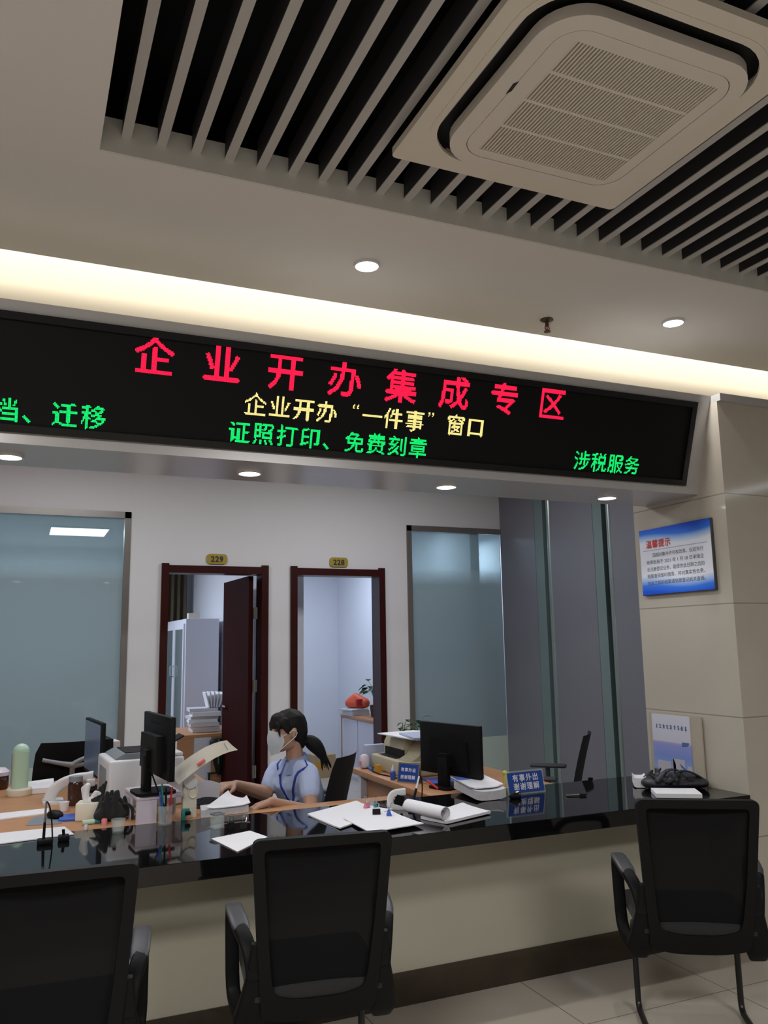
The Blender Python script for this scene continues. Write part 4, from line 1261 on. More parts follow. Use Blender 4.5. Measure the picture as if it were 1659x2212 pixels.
t = thing('snack_bag', 'small pink and white packet at the far corner of the right desk', 'packet', (2.04, 5.02, H_DSK))
MB().hull([((0, 0, 0.02), (0.035, 0.03, 0.02)), ((0.0, 0, 0.07), (0.03, 0.015, 0.02))]).build('packet_body', 'pink_white', t)
MB().box((-0.036, -0.02, 0.025), (-0.030, 0.0, 0.05)).build('pink_print', 'pink', t, smooth=0)
tag(MB().box((2.06, 5.045, H_DSK + 0.0), (2.20, 5.088, H_DSK + 0.14), bevel=0.004).build('box_file', 'pale_blue', smooth=30), 'pale blue upright box file at the back of the right desk', 'box file')
tag(MB().tube([(2.03, 4.86, H_DSK + 0.004), (2.025, 4.75, H_DSK + 0.004), (2.05, 4.62, H_DSK + 0.004), (2.06, 4.48, H_DSK + 0.004)], 0.004, 6).build('printer_cable', 'black_plastic'), 'black cable running along the desk before the beige printer', 'cable')
tag(MB().box((2.16, 4.27, H_DSK), (2.42, 4.44, H_DSK + 0.008), rot=(0, 0, R(-5)), bevel=0.002).build('folder', 'blue'), 'flat blue folder under the right monitor', 'folder')
t = thing('marker_pen', 'red pen leaning beside the right monitor’s foot', 'pen', (2.085, 4.14, H_DSK + 0.006), R(-70))
MB().cyl((-0.035, 0, 0.03), (0.035, 0, 0), 0.006).build('barrel', 'red', t)
MB().cyl((-0.035, 0, 0.03), (-0.048, 0, 0.0355), 0.0065, 0.004).build('cap', 'red', t)

# ================================================================ right end of the counter
t = thing('shoulder_bag', 'crumpled black bag lying at the right end of the counter', 'bag', (3.21, 3.545, 0.77), R(-8))
rb = random.Random(11)
b = MB()
b.hull([((-0.12, 0.02, 0.03), (0.05, 0.08, 0.03)), ((0.12, -0.03, 0.03), (0.05, 0.09, 0.03)), ((0.05, 0.02, 0.06), (0.07, 0.07, 0.02))])
for k in range(16):
    x, y = rb.uniform(-0.13, 0.12), rb.uniform(-0.09, 0.08)
    b.hull([((x, y, 0.05), 0.012), ((x + rb.uniform(-0.06, 0.06), y + rb.uniform(-0.04, 0.04), rb.uniform(0.06, 0.095)), 0.008)])
remeshed(b, 'bag_body', 'bag_black', t, 0.007, 3)
MB().tube(bez((-0.11, -0.05, 0.06), (-0.05, -0.02, 0.125), (0.03, -0.03, 0.085), 10), 1.0, 10, flat=(0.016, 0.005, (0, 0, 1))).build('handle', 'bag_black', t, smooth=50)
MB().tube(bez((-0.02, -0.05, 0.085), (0.04, -0.06, 0.115), (0.13, -0.07, 0.05), 10), 1.0, 10, flat=(0.013, 0.005, (0, 0, 1))).build('handle', 'bag_black', t, smooth=50)
MB().tube([(-0.11, -0.085, 0.05), (0.0, -0.085, 0.055), (0.10, -0.095, 0.045)], 0.003, 6).build('zipper', 'chrome', t)
t = thing('paper_stack', 'white papers under the black bag, right end of the counter', 'paper', (3.06, 3.36, 0.7705), R(-32))
MB().box((-0.11, -0.06, 0), (0.11, 0.10, 0.022), bevel=0.002).build('sheets', 'paper', t, smooth=0)
sheets('paper_sheaf', [(3.03, 3.64), (3.08, 3.60), (3.15, 3.70), (3.10, 3.74)], 0.7705, 0.05, 'folded white paper sticking out behind the left end of the black bag', curl=0.01)

# notice board and flyer on the stone pillar
def side_text(me, y0, z0):
    """lay text out on the pillar's side face, reading from far to near"""
    me.transform(Matrix.Translation((3.3765, y0, z0)) @ Matrix.Rotation(R(-90), 4, 'Z') @ Matrix.Rotation(R(90), 4, 'X'))
    return me
def poster_mat():
    m = bpy.data.materials.new('notice_print'); m.use_nodes = True
    nt = m.node_tree; b = nt.nodes['Principled BSDF']; b.inputs['Roughness'].default_value = 0.25
    tc = nt.nodes.new('ShaderNodeTexCoord'); sp = nt.nodes.new('ShaderNodeSeparateXYZ')
    nt.links.new(tc.outputs['Generated'], sp.inputs[0])
    wv = nt.nodes.new('ShaderNodeMath'); wv.operation = 'SINE'
    k = nt.nodes.new('ShaderNodeMath'); k.operation = 'MULTIPLY'; k.inputs[1].default_value = 5.0
    nt.links.new(sp.outputs[1], k.inputs[0]); nt.links.new(k.outputs[0], wv.inputs[0])
    a = nt.nodes.new('ShaderNodeMath'); a.operation = 'MULTIPLY_ADD'; a.inputs[1].default_value = 0.035
    nt.links.new(wv.outputs[0], a.inputs[0]); nt.links.new(sp.outputs[2], a.inputs[2])
    cr = nt.nodes.new('ShaderNodeValToRGB')
    els = cr.color_ramp.elements
    els[0].position = 0.0; els[0].color = srgb(30, 88, 224)
    els[1].position = 1.0; els[1].color = srgb(28, 86, 222)
    for p, c in ((0.10, srgb(62, 126, 240)), (0.17, srgb(166, 198, 250)), (0.25, srgb(240, 244, 255)), (0.76, srgb(240, 244, 255)), (0.83, srgb(172, 208, 252)), (0.90, srgb(54, 124, 240))):
        e = els.new(p); e.color = c
    nt.links.new(a.outputs[0], cr.inputs[0]); nt.links.new(cr.outputs[0], b.inputs['Base Color'])
    return m
M['notice_print'] = poster_mat()
t = thing('notice_board', 'blue and white notice board with red heading on the stone pillar', 'notice', (0, 0, 0))
MB().box((3.379, 3.313, 1.806), (3.398, 3.879, 2.196), bevel=0.002).build('backing', 'charcoal_plastic', t, smooth=0)
MB().box((3.3775, 3.317, 1.810), (3.3795, 3.876, 2.193)).build('printed_sheet', 'notice_print', t, smooth=0)
link('heading', side_text(thicken(text_mesh('温馨提示', 0.050, 1.06, 'LEFT'), 0.0012), 3.822, 2.085), 'red_ink', t, 0)
MB().box((3.3768, 3.345, 2.066), (3.3774, 3.850, 2.070)).build('rule_line', 'pale_blue', t, smooth=0)
for k, ln in enumerate(['　　因相对集中许可权改革、仪征市行', '政审批局于 2021 年 1 月 18 日承接企', '业注册登记业务、能提供此日期之后的', '档案查阅复印服务、并对真实性负责。', '在此之前的档案请到原登记机关查阅。']):
    me = text_mesh(ln, 0.0262, 1.0, 'LEFT')
    xs = [v.co.x for v in me.vertices]
    s = 0.452 / max(xs)
    me.transform(Matrix.Diagonal((s, 1, 1, 1)))
    link('lettering', side_text(me, 3.826, 2.028 - k * 0.0405), 'grey_ink', t, 0)
def flyer_mat():
    m = bpy.data.materials.new('flyer_print'); m.use_nodes = True
    nt = m.node_tree; b = nt.nodes['Principled BSDF']; b.inputs['Roughness'].default_value = 0.35
    tc = nt.nodes.new('ShaderNodeTexCoord'); sp = nt.nodes.new('ShaderNodeSeparateXYZ')
    nt.links.new(tc.outputs['Generated'], sp.inputs[0])
    cr = nt.nodes.new('ShaderNodeValToRGB'); cr.color_ramp.interpolation = 'LINEAR'
    els = cr.color_ramp.elements
    els[0].position = 0.0; els[0].color = srgb(90, 110, 150)
    els[1].position = 1.0; els[1].color = srgb(214, 214, 226)
    for p, c in ((0.10, srgb(150, 170, 214)), (0.30, srgb(126, 150, 216)), (0.50, srgb(150, 156, 216)), (0.535, srgb(176, 170, 214)), (0.55, srgb(206, 206, 220))):
        e = els.new(p); e.color = c
    nt.links.new(sp.outputs[2], cr.inputs[0]); nt.links.new(cr.outputs[0], b.inputs['Base Color'])
    return m
M['flyer_print'] = flyer_mat()
t = thing('flyer_stand', 'flyer with blue sky picture in an acrylic stand against the pillar', 'flyer', (0, 0, 0))
MB().box((3.382, 3.495, 0.772), (3.392, 3.90, 1.132)).build('backboard', 'pillar_beige', t, smooth=0)
MB().box((3.378, 3.575, 0.80), (3.3818, 3.872, 1.126)).build('flyer_sheet', 'flyer_print', t, smooth=0)
b = MB()
rb = random.Random(5)
for k in range(9):
    y = 3.845 - k * 0.0285
    for q in range(3):
        b.box((3.3772, y - 0.019, 1.050 + q * 0.0075 + rb.uniform(-0.001, 0.001)), (3.3779, y - rb.uniform(0, 0.008), 1.0535 + q * 0.0075))
    b.box((3.3772, y - 0.012, 1.048), (3.3779, y - 0.008, 1.0725))
b.build('blue_heading', 'flyer_blue', t, smooth=0)
MB().prism([(3.64, 0.985), (3.585, 0.985), (3.60, 0.965), (3.645, 0.96)], 0.0007, 'yz', 3.3772).build('blue_flag', 'flyer_blue', t, smooth=0)
b = MB()
for y0, y1, z1 in ((3.84, 3.74, 0.87), (3.72, 3.63, 0.89), (3.61, 3.58, 0.86)):
    b.box((3.3772, y1, 0.80), (3.3779, y0, z1))
b.prism([(3.73, 0.80), (3.72, 0.90), (3.70, 0.86), (3.70, 0.80)], 0.0007, 'yz', 3.3772)
b.build('building_picture', 'flyer_pale', t, smooth=0)
MB().prism([(3.67, 0.87), (3.60, 0.83), (3.60, 0.82), (3.66, 0.85)], 0.0009, 'yz', 3.3769).build('blue_roof_picture', 'flyer_blue', t, smooth=0)

# ================================================================ offices behind
t = thing('filing_cabinet', 'tall grey-white filing cabinet with glass doors in office 229', 'cabinet', (1.60, 9.0, 0))
MB().box((0.012, 0, 0), (0.37, 1.3, 1.85), bevel=0.004).build('cabinet_body', 'cabinet', t, smooth=0)
for y in (0.03, 0.66):
    dr = MB().ring([(y, 0.62), (y + 0.60, 0.62), (y + 0.60, 1.80), (y, 1.80)], [(y + 0.05, 0.68), (y + 0.55, 0.68), (y + 0.55, 1.74), (y + 0.05, 1.74)], 0.02, 'yz', -0.008).build('door', 'cabinet', t, smooth=0)
    MB().box((-0.002, y + 0.05, 0.68), (0.004, y + 0.55, 1.74)).build('glass', 'dark_glass', dr, smooth=0)
    hy = y + 0.57 if y < 0.3 else y + 0.03
    MB().tube([(-0.008, hy, 1.22), (-0.035, hy, 1.23), (-0.035, hy, 1.33), (-0.008, hy, 1.34)], 0.007, 6).build('handle', 'grey_plastic', dr)
    MB().box((-0.008, y, 0.06), (0.012, y + 0.60, 0.59)).build('lower_door', 'cabinet', t, smooth=0)
tag(MB().box((1.64, 9.02, 1.851), (1.76, 9.10, 1.91)).build('carton', 'cream_plastic', smooth=0), 'small cream carton on top of the filing cabinet', 'box')
tag(MB().box((2.0, 9.30, 0), (2.012, 9.95, 1.83)).build('whiteboard', 'black_plastic', smooth=0), 'thin black-edged board leaning behind the filing cabinet', 'board')
g = []
for i in range(2):
    z = 0.05 if i == 0 else 2.72
    g.append([(1.30 + 0.62 * k / 40, 10.72 + 0.045 * math.sin(k * 1.25), z) for k in range(41)])
tag(MB().sheet(g, 0.004).build('curtain', 'curtain', smooth=60), 'bronze striped curtain hanging behind the filing cabinet in office 229', 'curtain')
t = thing('office_desk', 'wooden desk with a white side panel inside office 229', 'desk', (1.62, 8.35, 0), R(6))
MB().box((-0.30, -0.40, 0.71), (0.36, 0.40, 0.74), bevel=0.004).build('desk_top', 'desk_wood', t, smooth=0)
MB().box((-0.14, -0.40, 0.0), (0.02, -0.38, 0.71)).build('side_panel', 'cabinet', t, smooth=0)
MB().box((-0.30, -0.395, 0.0), (-0.145, -0.375, 0.71)).box((0.021, -0.395, 0.0), (0.34, -0.375, 0.71)).build('front_panel', 'desk_wood', t, smooth=0)
rp = random.Random(21)
z = 0.742
for k in range(7):
    th = rp.uniform(0.022, 0.042)
    x, y = 1.68 + rp.uniform(-0.02, 0.02), 8.22 + rp.uniform(-0.02, 0.02)
    tag(MB().box((x - 0.15, y - 0.11, z), (x + 0.12, y + 0.11, z + th), rot=(0, 0, rp.uniform(-0.15, 0.15))).build('paper_bundle', 'paper' if k % 2 else 'paper_grey', smooth=0),
        ['lowest paper bundle of the pile in office 229', 'second paper bundle from the bottom of the pile in office 229', 'third paper bundle from the bottom of the pile in office 229', 'middle paper bundle of the pile in office 229', 'third paper bundle from the top of the pile in office 229', 'second paper bundle from the top of the pile in office 229', 'topmost flat paper bundle of the pile in office 229'][k], 'papers', 'paper bundles piled in office 229')
    z += th + 0.001
for k in range(5):
    a = R(-24 + 13 * k)
    tag(MB().box((1.70 + 0.022 * k - 0.004, 8.14, z + 0.004), (1.70 + 0.022 * k + 0.008, 8.30, z + 0.15), rot=(0, a * 0.6, 0), pivot=(1.70 + 0.022 * k, 8.2, z)).build('loose_folder', 'paper', smooth=0),
        ['leftmost white folder standing on the paper pile in office 229', 'second white folder from left standing on the paper pile', 'middle white folder standing on the paper pile', 'second white folder from right standing on the paper pile', 'rightmost white folder standing on the paper pile, by the door'][k], 'folder', 'folders standing on the pile in office 229')
t = thing('rubbish_bag', 'black plastic bag with green tape hanging at the desk in office 229', 'bag', (1.74, 7.86, 0.40))
b = MB().hull([((0, 0, 0.0), 0.03), ((0, 0, 0.24), (0.10, 0.06, 0.03)), ((0.0, 0.02, 0.29), (0.09, 0.05, 0.02))])
remeshed(b, 'bag_body', 'black_plastic', t, 0.012, 2)
MB().tube([(-0.02, -0.065, 0.30), (-0.02, -0.06, 0.20), (-0.015, -0.045, 0.08)], 0.008, 6).build('green_tape', 'leaf', t)
MB().box((-0.10, 0.0, -0.40), (-0.08, 0.02, 0.0)).box((0.08, 0.0, -0.40), (0.10, 0.02, 0.0)).box((-0.10, -0.02, -0.012), (0.10, 0.04, 0.0)).build('bag_stand', 'black_steel', t, smooth=0)

t = thing('low_cabinet', 'low white cabinet with wooden top along the wall of office 228', 'cabinet', (3.60, 8.0, 0))
MB().box((0, 0, 0), (0.46, 1.54, 0.69), bevel=0.003).build('cabinet_body', 'cabinet', t, smooth=0)
MB().box((-0.02, -0.02, 0.69), (0.46, 1.56, 0.72), bevel=0.003).build('wooden_top', 'desk_wood', t, smooth=0)
MB().box((-0.012, 1.541, 0), (0.46, 1.56, 0.69)).build('end_panel', 'desk_wood', t, smooth=0)
for k in range(3):
    MB().box((-0.008, 0.02 + k * 0.51, 0.04), (0.0, 0.51 + k * 0.51, 0.68)).build('door', 'cabinet', t, smooth=0)
plant('potted_plant', 'green leafy plant in a dark pot in office 228', (3.80, 8.98, 0.72), 11, 0.28, 0.13, 0.11, seed=5, potr=0.07, poth=0.13)
t = thing('wrapped_bundle', 'orange and red wrapped bundle left of the plant in office 228', 'bundle', (3.70, 9.35, 0.797))
b = MB().hull([((-0.06, 0.05, 0.06), 0.06), ((0.08, -0.1, 0.06), 0.06), ((0.0, 0.0, 0.13), 0.05)])
remeshed(b, 'wrapping', 'orange', t, 0.012, 2)
MB().box((-0.05, -0.13, 0.03), (0.06, -0.10, 0.11), rot=(0, 0, 0.3)).build('red_wrap', 'red', t, smooth=0)
t = thing('paper_stack', 'grey stack of papers on the low cabinet in office 228', 'papers', (3.69, 9.34, 0.72), R(4))
MB().box((-0.12, -0.17, 0), (0.10, 0.15, 0.06)).box((-0.15, -0.17, 0.061), (0.08, 0.12, 0.075), rot=(0, 0, 0.1)).build('sheets', 'paper_grey', t, smooth=0)
t = thing('white_printer', 'white office machine half hidden by the doorway casing of 228', 'printer', (3.74, 8.40, 0.72))
MB().box((-0.10, -0.22, 0), (0.18, 0.20, 0.19), bevel=0.01).build('printer_body', 'white_plastic', t, smooth=30)
MB().box((-0.103, -0.12, 0.04), (-0.09, 0.10, 0.09)).build('paper_slot', 'grey_plastic', t, smooth=0)
t = thing('basket', 'pale round basket beside the plant in office 228', 'basket', (3.83, 8.58, 0.911))
MB().lathe([(0.05, 0), (0.075, 0.07), (0.07, 0.07), (0.046, 0.006), (0.002, 0.006)]).build('bowl', 'cream_plastic', t)
MB().tube(bez((-0.07, 0, 0.065), (0, 0, 0.2), (0.07, 0, 0.065), 8), 0.006, 6).build('handle', 'dark_ink', t)
t = thing('cardboard_box', 'small brown cardboard box on the floor of office 228', 'box', (3.36, 9.62, 0), R(4))
MB().box((-0.13, -0.12, 0), (0.13, 0.12, 0.26)).build('carton', 'cardboard', t, smooth=0)
MB().box((-0.131, -0.122, 0.10), (-0.03, -0.119, 0.18)).build('amber_label', 'amber', t, smooth=0)

# ceiling panel lamp seen through the left window, and its small neighbours
t = thing('panel_lamp', 'square glowing panel lamp on the ceiling behind the left frosted window', 'ceiling light', (0.51, 9.33, 2.80))
MB().ring([(-0.30, -0.33), (0.30, -0.33), (0.30, 0.33), (-0.30, 0.33)], [(-0.285, -0.315), (0.285, -0.315), (0.285, 0.315), (-0.285, 0.315)], 0.014, 'xy', -0.014).build('lamp_frame', 'lamp_ring', t, smooth=0)
MB().box((-0.285, -0.315, -0.010), (0.285, 0.315, -0.004)).build('diffuser', 'panel_glow', t, smooth=0)
# ================================================================ the clerk
P0 = Vector((1.45, 4.44, 0.0))
pw = thing('person', 'seated woman in pale blue shirt and face mask reaching left with a sheet', 'person', P0)
def V(x, y, z): return Vector((x, y, z)) - P0
FT = Vector((-0.855, -0.52, 0))            # chest direction
SD = Vector((0.52, -0.855, 0))             # towards her left (camera) side
FH = Vector((-0.99, -0.14, 0)).normalized()  # face direction
SH = Vector((0.14, -0.99, 0)).normalized()
yawT = math.atan2(FT.y, FT.x)
yawH = math.atan2(FH.y, FH.x)
pel = V(1.50, 4.50, 0.52)
waist = V(1.47, 4.475, 0.66)
chest = V(1.415, 4.435, 0.80)
neck = V(1.395, 4.425, 0.93)
Lsh, Rsh = V(1.428, 4.305, 0.874), V(1.325, 4.535, 0.865)
Lel, Lwr = V(1.400, 4.170, 0.705), V(1.165, 4.085, 0.793)
Rel, Rwr = V(1.245, 4.475, 0.765), V(1.055, 4.37, 0.842)
head = V(1.343, 4.40, 1.085)
b = MB()
# torso and pelvis
b.hull([(pel, (0.10, 0.16, 0.09), (0, 0, yawT)), (waist, (0.085, 0.125, 0.05), (0, 0, yawT))])
b.hull([(waist, (0.085, 0.125, 0.05), (0, 0, yawT)), (chest, (0.10, 0.145, 0.06), (0, 0, yawT))])
b.hull([(chest, (0.10, 0.145, 0.06), (0, 0, yawT)), (Lsh, 0.045), (Rsh, 0.045), (neck - Vector((0, 0, 0.02)), 0.05)])
# neck, head
b.hull([(neck - Vector((0, 0, 0.02)), 0.05), (head + Vector((0.035, 0.0, -0.06)), 0.044)])
b.hull([(head + FH * -0.01 + Vector((0, 0, 0.03)), (0.095, 0.074, 0.082), (0, 0, yawH)), (head + FH * 0.03 + Vector((0, 0, -0.02)), (0.058, 0.062, 0.06), (0, 0, yawH))])
b.hull([(head + FH * 0.03 + Vector((0, 0, -0.02)), (0.058, 0.062, 0.06), (0, 0, yawH)), (head + FH * 0.062 + Vector((0, 0, -0.085)), (0.022, 0.028, 0.018), (0, 0, yawH)), (head + Vector((0, 0, -0.06)), (0.05, 0.055, 0.03), (0, 0, yawH))])
b.hull([(head + FH * 0.086 + Vector((0, 0, 0.015)), 0.008), (head + FH * 0.094 + Vector((0, 0, -0.022)), 0.010), (head + FH * 0.085 + Vector((0, 0, -0.028)), (0.010, 0.018, 0.010), (0, 0, yawH))])
for s in (-1, 1):
    b.hull([(head + SH * (0.074 * s) + FH * -0.008 + Vector((0, 0, 0.012)), (0.014, 0.006, 0.020), (0, 0, yawH)), (head + SH * (0.072 * s) + FH * -0.002 + Vector((0, 0, -0.018)), (0.008, 0.005, 0.012), (0, 0, yawH))])
# arms
def limb(a, c, r0, r1, rm=None):
    a, c = Vector(a), Vector(c)
    m = a.lerp(c, 0.35)
    rm = rm or (r0 * 0.62 + r1 * 0.38) * 1.05
    b.hull([(a, r0), (m, rm)])
    b.hull([(m, rm), (c, r1)])
limb(Lsh, Lel, 0.046, 0.036); limb(Lel, Lwr, 0.037, 0.023)
limb(Rsh, Rel, 0.046, 0.036); limb(Rel, Rwr, 0.041, 0.024)
# hands: palm, four bent fingers, thumb
def hand(wr, d, up, side, curl, k=1.0):
    """d: direction of the fingers, up: back of the hand, side: towards the thumb"""
    d, up, side = d.normalized(), up.normalized(), side.normalized()
    palm = wr + d * 0.072 * k
    b.hull([(wr, (0.021, 0.021, 0.019)), (palm + side * 0.024, 0.0125), (palm - side * 0.026, 0.011), (palm + side * 0.008, 0.013)])
    for i, (off, ln) in enumerate(((0.025, 0.064), (0.008, 0.072), (-0.010, 0.066), (-0.027, 0.052))):
        p = palm + side * off
        dd = d + side * (off * 3)
        c = curl[i]
        q0 = p
        ang = 0.25 * c
        for f, r0, r1 in ((0.45, 0.0092, 0.0085), (0.32, 0.0085, 0.0078), (0.23, 0.0078, 0.0066)):
            q1 = q0 + (dd.normalized() * math.cos(ang) - up * math.sin(ang)) * ln * f
            b.hull([(q0, r0), (q1, r1)])
            q0 = q1
            ang += 0.55 * c
    t0 = wr + d * 0.028 + side * 0.02
    t1 = t0 + (side * 0.75 + d * 0.7 - up * 0.25).normalized() * 0.036
    t2 = t1 + (side * 0.15 + d * 0.95 - up * 0.35).normalized() * 0.032
    b.hull([(t0, 0.013), (t1, 0.0105)])
    b.hull([(t1, 0.0105), (t2, 0.0082)])
    return palm
RD = Vector((-0.86, -0.46, 0.06))
hand(Rwr, RD, Vector((0.05, 0.15, 1)), Vector((0.46, -0.86, -0.2)), (0.9, 1.0, 1.1, 1.2))
LD = Vector((-0.97, 0.0, -0.22))
hand(Lwr, LD, Vector((-0.2, 0.05, 1)), Vector((0.05, 0.98, 0.0)), (0.6, 0.6, 0.7, 0.8))
# legs under the worktop
knee = {}
for s, kx in ((1, V(1.16, 4.245, 0.55)), (-1, V(1.08, 4.40, 0.55))):
    hip = pel + SD * (0.09 * s) + Vector((0, 0, -0.01))
    ank = kx + Vector((0.05, 0.03, -0.46))
    b.hull([(hip, 0.078), (hip.lerp(kx, 0.5), 0.066)]); b.hull([(hip.lerp(kx, 0.5), 0.066), (kx, 0.052)])
    b.hull([(kx, 0.052), (kx.lerp(ank, 0.35), 0.05)]); b.hull([(kx.lerp(ank, 0.35), 0.05), (ank, 0.033)])
    b.hull([(ank + Vector((0, 0, -0.035)), 0.032), (ank + FT * 0.14 + Vector((0, 0, -0.055)), (0.035, 0.03, 0.02))])
    knee[s] = (hip, kx, ank)
body = remeshed(b, 'body', 'skin', pw, 0.0045, 3)

# shirt: torso and short sleeves
b = MB()
g = 0.014
b.hull([(pel + Vector((0, 0, 0.03)), (0.112, 0.168, 0.05), (0, 0, yawT)), (waist, (0.10, 0.14, 0.05), (0, 0, yawT))])
b.hull([(waist, (0.10, 0.14, 0.05), (0, 0, yawT)), (chest + FT * 0.012, (0.112, 0.155, 0.06), (0, 0, yawT))])
b.hull([(chest + FT * 0.012, (0.112, 0.155, 0.06), (0, 0, yawT)), (Lsh, 0.058), (Rsh, 0.058), (neck - Vector((0, 0, 0.032)), 0.062)])
b.hull([(neck - Vector((0, 0, 0.045)), 0.058), (neck - FT * 0.02 - Vector((0, 0, 0.02)), 0.048)])
for sh, el, f in ((Lsh, Lel, 0.50), (Rsh, Rel, 0.58)):
    e = sh.lerp(el, f)
    b.hull([(sh, 0.059), (sh.lerp(el, f * 0.5), 0.060)])
    b.hull([(sh.lerp(el, f * 0.5), 0.060), (e, 0.053)])
# soft folds across the side
for k, (z, o) in enumerate(((0.72, 0.02), (0.77, -0.02), (0.67, 0.0))):
    b.hull([(V(1.43 + o, 4.335, z), 0.012), (V(1.36 + o, 4.355, z - 0.05), 0.014)])
shirt = remeshed(b, 'shirt', 'shirt', pw, 0.006, 3)
# collar wings, placket, pocket crease, buttons
b = MB()
for s in (-1, 1):
    base = neck + Vector((0, 0, 0.022))
    g = []
    for i in range(7):
        a = math.pi * (0.06 + 0.94 * i / 6)
        rad = FT * (0.056 * math.cos(a)) + SD * (s * 0.056 * math.sin(a))
        out = rad.normalized()
        top = base + rad * 1.0 + Vector((0, 0, 0.022 - 0.028 * (1 + math.cos(a)) / 2))
        dr = 0.075 if i < 2 else 0.048
        g.append([top, top + out * 0.012 + Vector((0, 0, -0.012)), top + out * 0.030 + FT * (0.022 if i < 2 else 0) + Vector((0, 0, -dr))])
    b.sheet(g, 0.003)
b.build('collar', 'shirt', pw, smooth=60)
# lanyard: two straps from behind the collar meeting low on the front
from mathutils.bvhtree import BVHTree
bv = BVHTree.FromPolygons([v.co for v in shirt.data.vertices], [tuple(q.vertices) for q in shirt.data.polygons])
def on_shirt(ang, z, off):
    ax = chest.lerp(neck, min(1, max(0, (z - chest.z) / (neck.z - chest.z)))) if z > chest.z else waist.lerp(chest, max(0, (z - waist.z) / (chest.z - waist.z)))
    d = FT * math.cos(R(ang)) + SD * math.sin(R(ang))
    o = Vector((ax.x, ax.y, z)) + d * 0.4
    h = bv.ray_cast(o, -d)
    return (h[0] if h[0] else Vector((ax.x, ax.y, z)) + d * 0.06) + d * off
def strap(path, off, n=14):
    out = []
    for i in range(n + 1):
        u = i / n * (len(path) - 1)
        k = min(int(u), len(path) - 2)
        f = u - k
        out.append(on_shirt(path[k][0] * (1 - f) + path[k + 1][0] * f, path[k][1] * (1 - f) + path[k + 1][1] * f, off))
    return out
b = MB()
for path in ([(75, 0.94), (40, 0.88), (27, 0.79), (19, 0.70), (15, 0.60)], [(-75, 0.935), (-22, 0.865), (2, 0.78), (9, 0.70), (12, 0.60)]):
    b.tube(strap(path, 0.006), 1.0, 8, flat=(0.0065, 0.0018, FT))
lan = b.build('lanyard', 'lanyard', pw, smooth=50)
b = MB()
b.tube(strap([(0, 0.865), (0, 0.78), (0, 0.70), (0, 0.60)], 0.001), 1.0, 8, flat=(0.014, 0.003, FT))
pk = b.build('placket', 'shirt', pw, smooth=50)
b = MB()
for z in (0.83, 0.76, 0.69, 0.62):
    b.ball(on_shirt(0, z, 0.004), 0.005, 1)
b.build('buttons', 'white_plastic', pk)
q = on_shirt(14, 0.58, 0.010)
MB().box(q + Vector((-0.004, -0.03, -0.08)), q + Vector((0.004, 0.03, 0.0)), rot=(0, 0, yawT)).build('name_badge', 'white_plastic', lan, smooth=0)
# trousers and shoes
b = MB()
b.hull([(pel + Vector((0, 0, -0.02)), (0.115, 0.172, 0.075), (0, 0, yawT)), (pel + Vector((0, 0, 0.05)), (0.105, 0.16, 0.03), (0, 0, yawT))])
for s in (1, -1):
    hip, kx, ank = knee[s]
    b.hull([(hip, 0.090), (hip.lerp(kx, 0.5), 0.078)]); b.hull([(hip.lerp(kx, 0.5), 0.078), (kx, 0.064)])
    b.hull([(kx, 0.064), (kx.lerp(ank, 0.4), 0.062)]); b.hull([(kx.lerp(ank, 0.4), 0.062), (ank + Vector((0, 0, 0.02)), 0.054)])
remeshed(b, 'trousers', 'trousers', pw, 0.008, 3)
for s in (1, -1):
    ank = knee[s][2]
    b = MB().hull([(ank + Vector((0, 0, -0.045)), (0.042, 0.042, 0.035)), (ank + FT * 0.15 + Vector((0, 0, -0.06)), (0.045, 0.042, 0.025))])
    b.box(ank + Vector((-0.03, -0.03, -0.09)), ank + Vector((0.03, 0.03, -0.06)))
    remeshed(b, 'shoe', 'shoe', pw, 0.006, 2)
# eyes and brows
for s in (-1, 1):
    MB().ball(head + FH * 0.078 + SH * (0.030 * s) + Vector((0, 0, 0.020)), (0.008, 0.012, 0.006), 2, (0, 0, yawH)).build('eye', 'dark_ink', pw)
# face mask with ear loops
b = MB()
g = []
for i in range(7):
    u = i / 6                                   # top to bottom
    row = []
    for j in range(9):
        w_ = (j / 8 - 0.5) * 2
        a = w_ * (0.78 + 0.34 * math.sin(math.pi * min(1, u * 1.15)) - 0.10 * u)
        r = 0.073 + 0.038 * math.exp(-(w_ * 2.2) ** 2) * math.sin(math.pi * (0.22 + 0.62 * u))
        c = head + FH * 0.014 + Vector((0, 0, 0.006 - 0.106 * u + 0.014 * math.exp(-(w_ * 2) ** 2) * (1 - 2 * u)))
        row.append(c + FH * (r * math.cos(a) * (1 - 0.12 * u)) + SH * (0.078 * math.sin(a) * (1 - 0.18 * u)))
    g.append(row)
b.sheet(g, 0.002)
mk = b.build('face_mask', 'mask', pw, smooth=60)
for s in (-1, 1):
    e = head + SH * (0.084 * s) + FH * -0.012
    c0, c1 = g[1][8 if s > 0 else 0], g[5][8 if s > 0 else 0]
    MB().tube([c0, e + Vector((0, 0, 0.020)) + FH * 0.01, e + Vector((0, 0, 0.004)) - FH * 0.006, e + Vector((0, 0, -0.015)) + FH * 0.004, c1], 0.0016, 6).build('ear_loop', 'mask', mk)
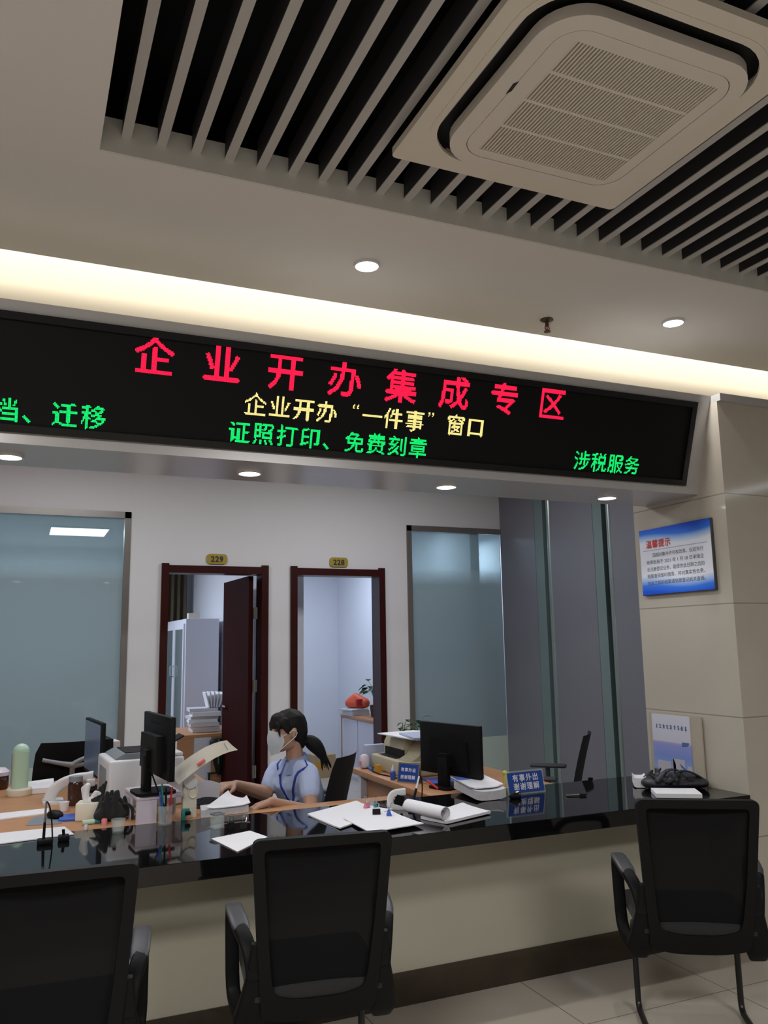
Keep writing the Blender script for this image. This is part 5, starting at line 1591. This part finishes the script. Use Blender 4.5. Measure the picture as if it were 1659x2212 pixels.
# hair: cap with fringe, and a ponytail with its tie
b = MB()
UP = Vector((0, 0, 1))
b.hull([(head + FH * -0.012 + UP * 0.048, (0.098, 0.081, 0.080), (0, 0, yawH)), (head + FH * -0.055 + UP * 0.0, (0.058, 0.076, 0.07), (0, 0, yawH))])
b.hull([(head + FH * -0.055, (0.055, 0.074, 0.06), (0, 0, yawH)), (head + FH * -0.072 + UP * -0.065, (0.028, 0.045, 0.03), (0, 0, yawH))])
b.hull([(head + FH * 0.05 + UP * 0.07, (0.045, 0.062, 0.04), (0, 0, yawH)), (head + FH * 0.083 + UP * 0.045, (0.012, 0.05, 0.022), (0, 0, yawH))])
for s in (-1, 1):
    b.hull([(head + FH * 0.045 + SH * (0.062 * s) + UP * 0.055, (0.03, 0.014, 0.03), (0, 0, yawH)), (head + FH * 0.030 + SH * (0.074 * s) + UP * 0.008, (0.008, 0.004, 0.012), (0, 0, yawH))])
    b.hull([(head + FH * 0.078 + SH * (0.045 * s) + UP * 0.05, 0.012), (head + FH * 0.072 + SH * (0.060 * s) + UP * -0.012, 0.004)])
hair = remeshed(b, 'hair', 'hair', pw, 0.0045, 3)
b = MB()
r0 = head - FH * 0.095 + UP * -0.045
tp = bez(r0, r0 - FH * 0.075 + UP * -0.005, r0 - FH * 0.125 + SH * 0.03 + UP * -0.135, 10)
b.tube(tp, [0.018, 0.026, 0.033, 0.038, 0.040, 0.040, 0.037, 0.032, 0.026, 0.018, 0.006], 14)
for k in range(14):
    a = 2 * math.pi * k / 14
    o = Vector((0.020 * math.cos(a), 0.020 * math.sin(a), 0))
    b.tube([tp[6] + o, tp[9] + o * 0.9, tp[10] + o * 0.8 + Vector((0.012 * math.cos(a), 0, -0.012 - 0.01 * (k % 3)))], [0.007, 0.006, 0.002], 6)
b.build('ponytail', 'hair', hair, smooth=60)
MB().tube([r0 + (SH * math.cos(a) + UP * math.sin(a)) * 0.020 for a in [2 * math.pi * i / 16 for i in range(16)]], 0.006, 6, closed=True).build('hair_tie', 'cream_plastic', hair)

# the sheet in her right hand and the papers under her left
g = []
for i in range(7):
    u = i / 6
    row = []
    for j in range(5):
        v = j / 4
        row.append(Vector((0.955 - 0.135 * u - 0.01 * v, 4.28 - 0.02 * u - 0.03 * v, 0.868 + 0.022 * u - 0.065 * v - 0.02 * u * v + 0.012 * math.sin(u * 3))))
    g.append(row)
tag(MB().sheet(g, 0.0015).build('held_sheet', 'paper', smooth=60), 'white sheet held in the woman’s right hand', 'paper')
sheets('paper_pad', [(0.80, 3.975), (1.03, 4.0), (1.02, 4.14), (0.82, 4.10)], H_DSK, 0.035, 'thick pad of papers under the woman’s left hand', m='paper_grey', cat='papers')
sheets('paper_sheet', [(0.82, 3.97), (1.035, 3.99), (1.05, 4.12), (1.0, 4.30)], H_DSK + 0.036, 0.004, 'curled white sheet on the pad under the woman’s left hand', curl=0.02)
t = thing('keyboard', 'dark keyboard on the desk beneath the woman’s reaching arm', 'keyboard', (0.91, 4.38, H_DSK), R(60))
MB().box((-0.19, -0.06, 0), (0.19, 0.06, 0.014), bevel=0.004).build('keyboard_case', 'charcoal_plastic', t, smooth=30)
b = MB()
for i in range(14):
    for j in range(5):
        b.box((-0.182 + i * 0.026, -0.052 + j * 0.021, 0.013), (-0.182 + i * 0.026 + 0.022, -0.052 + j * 0.021 + 0.017, 0.019))
b.build('keys', 'black_plastic', t, smooth=0)
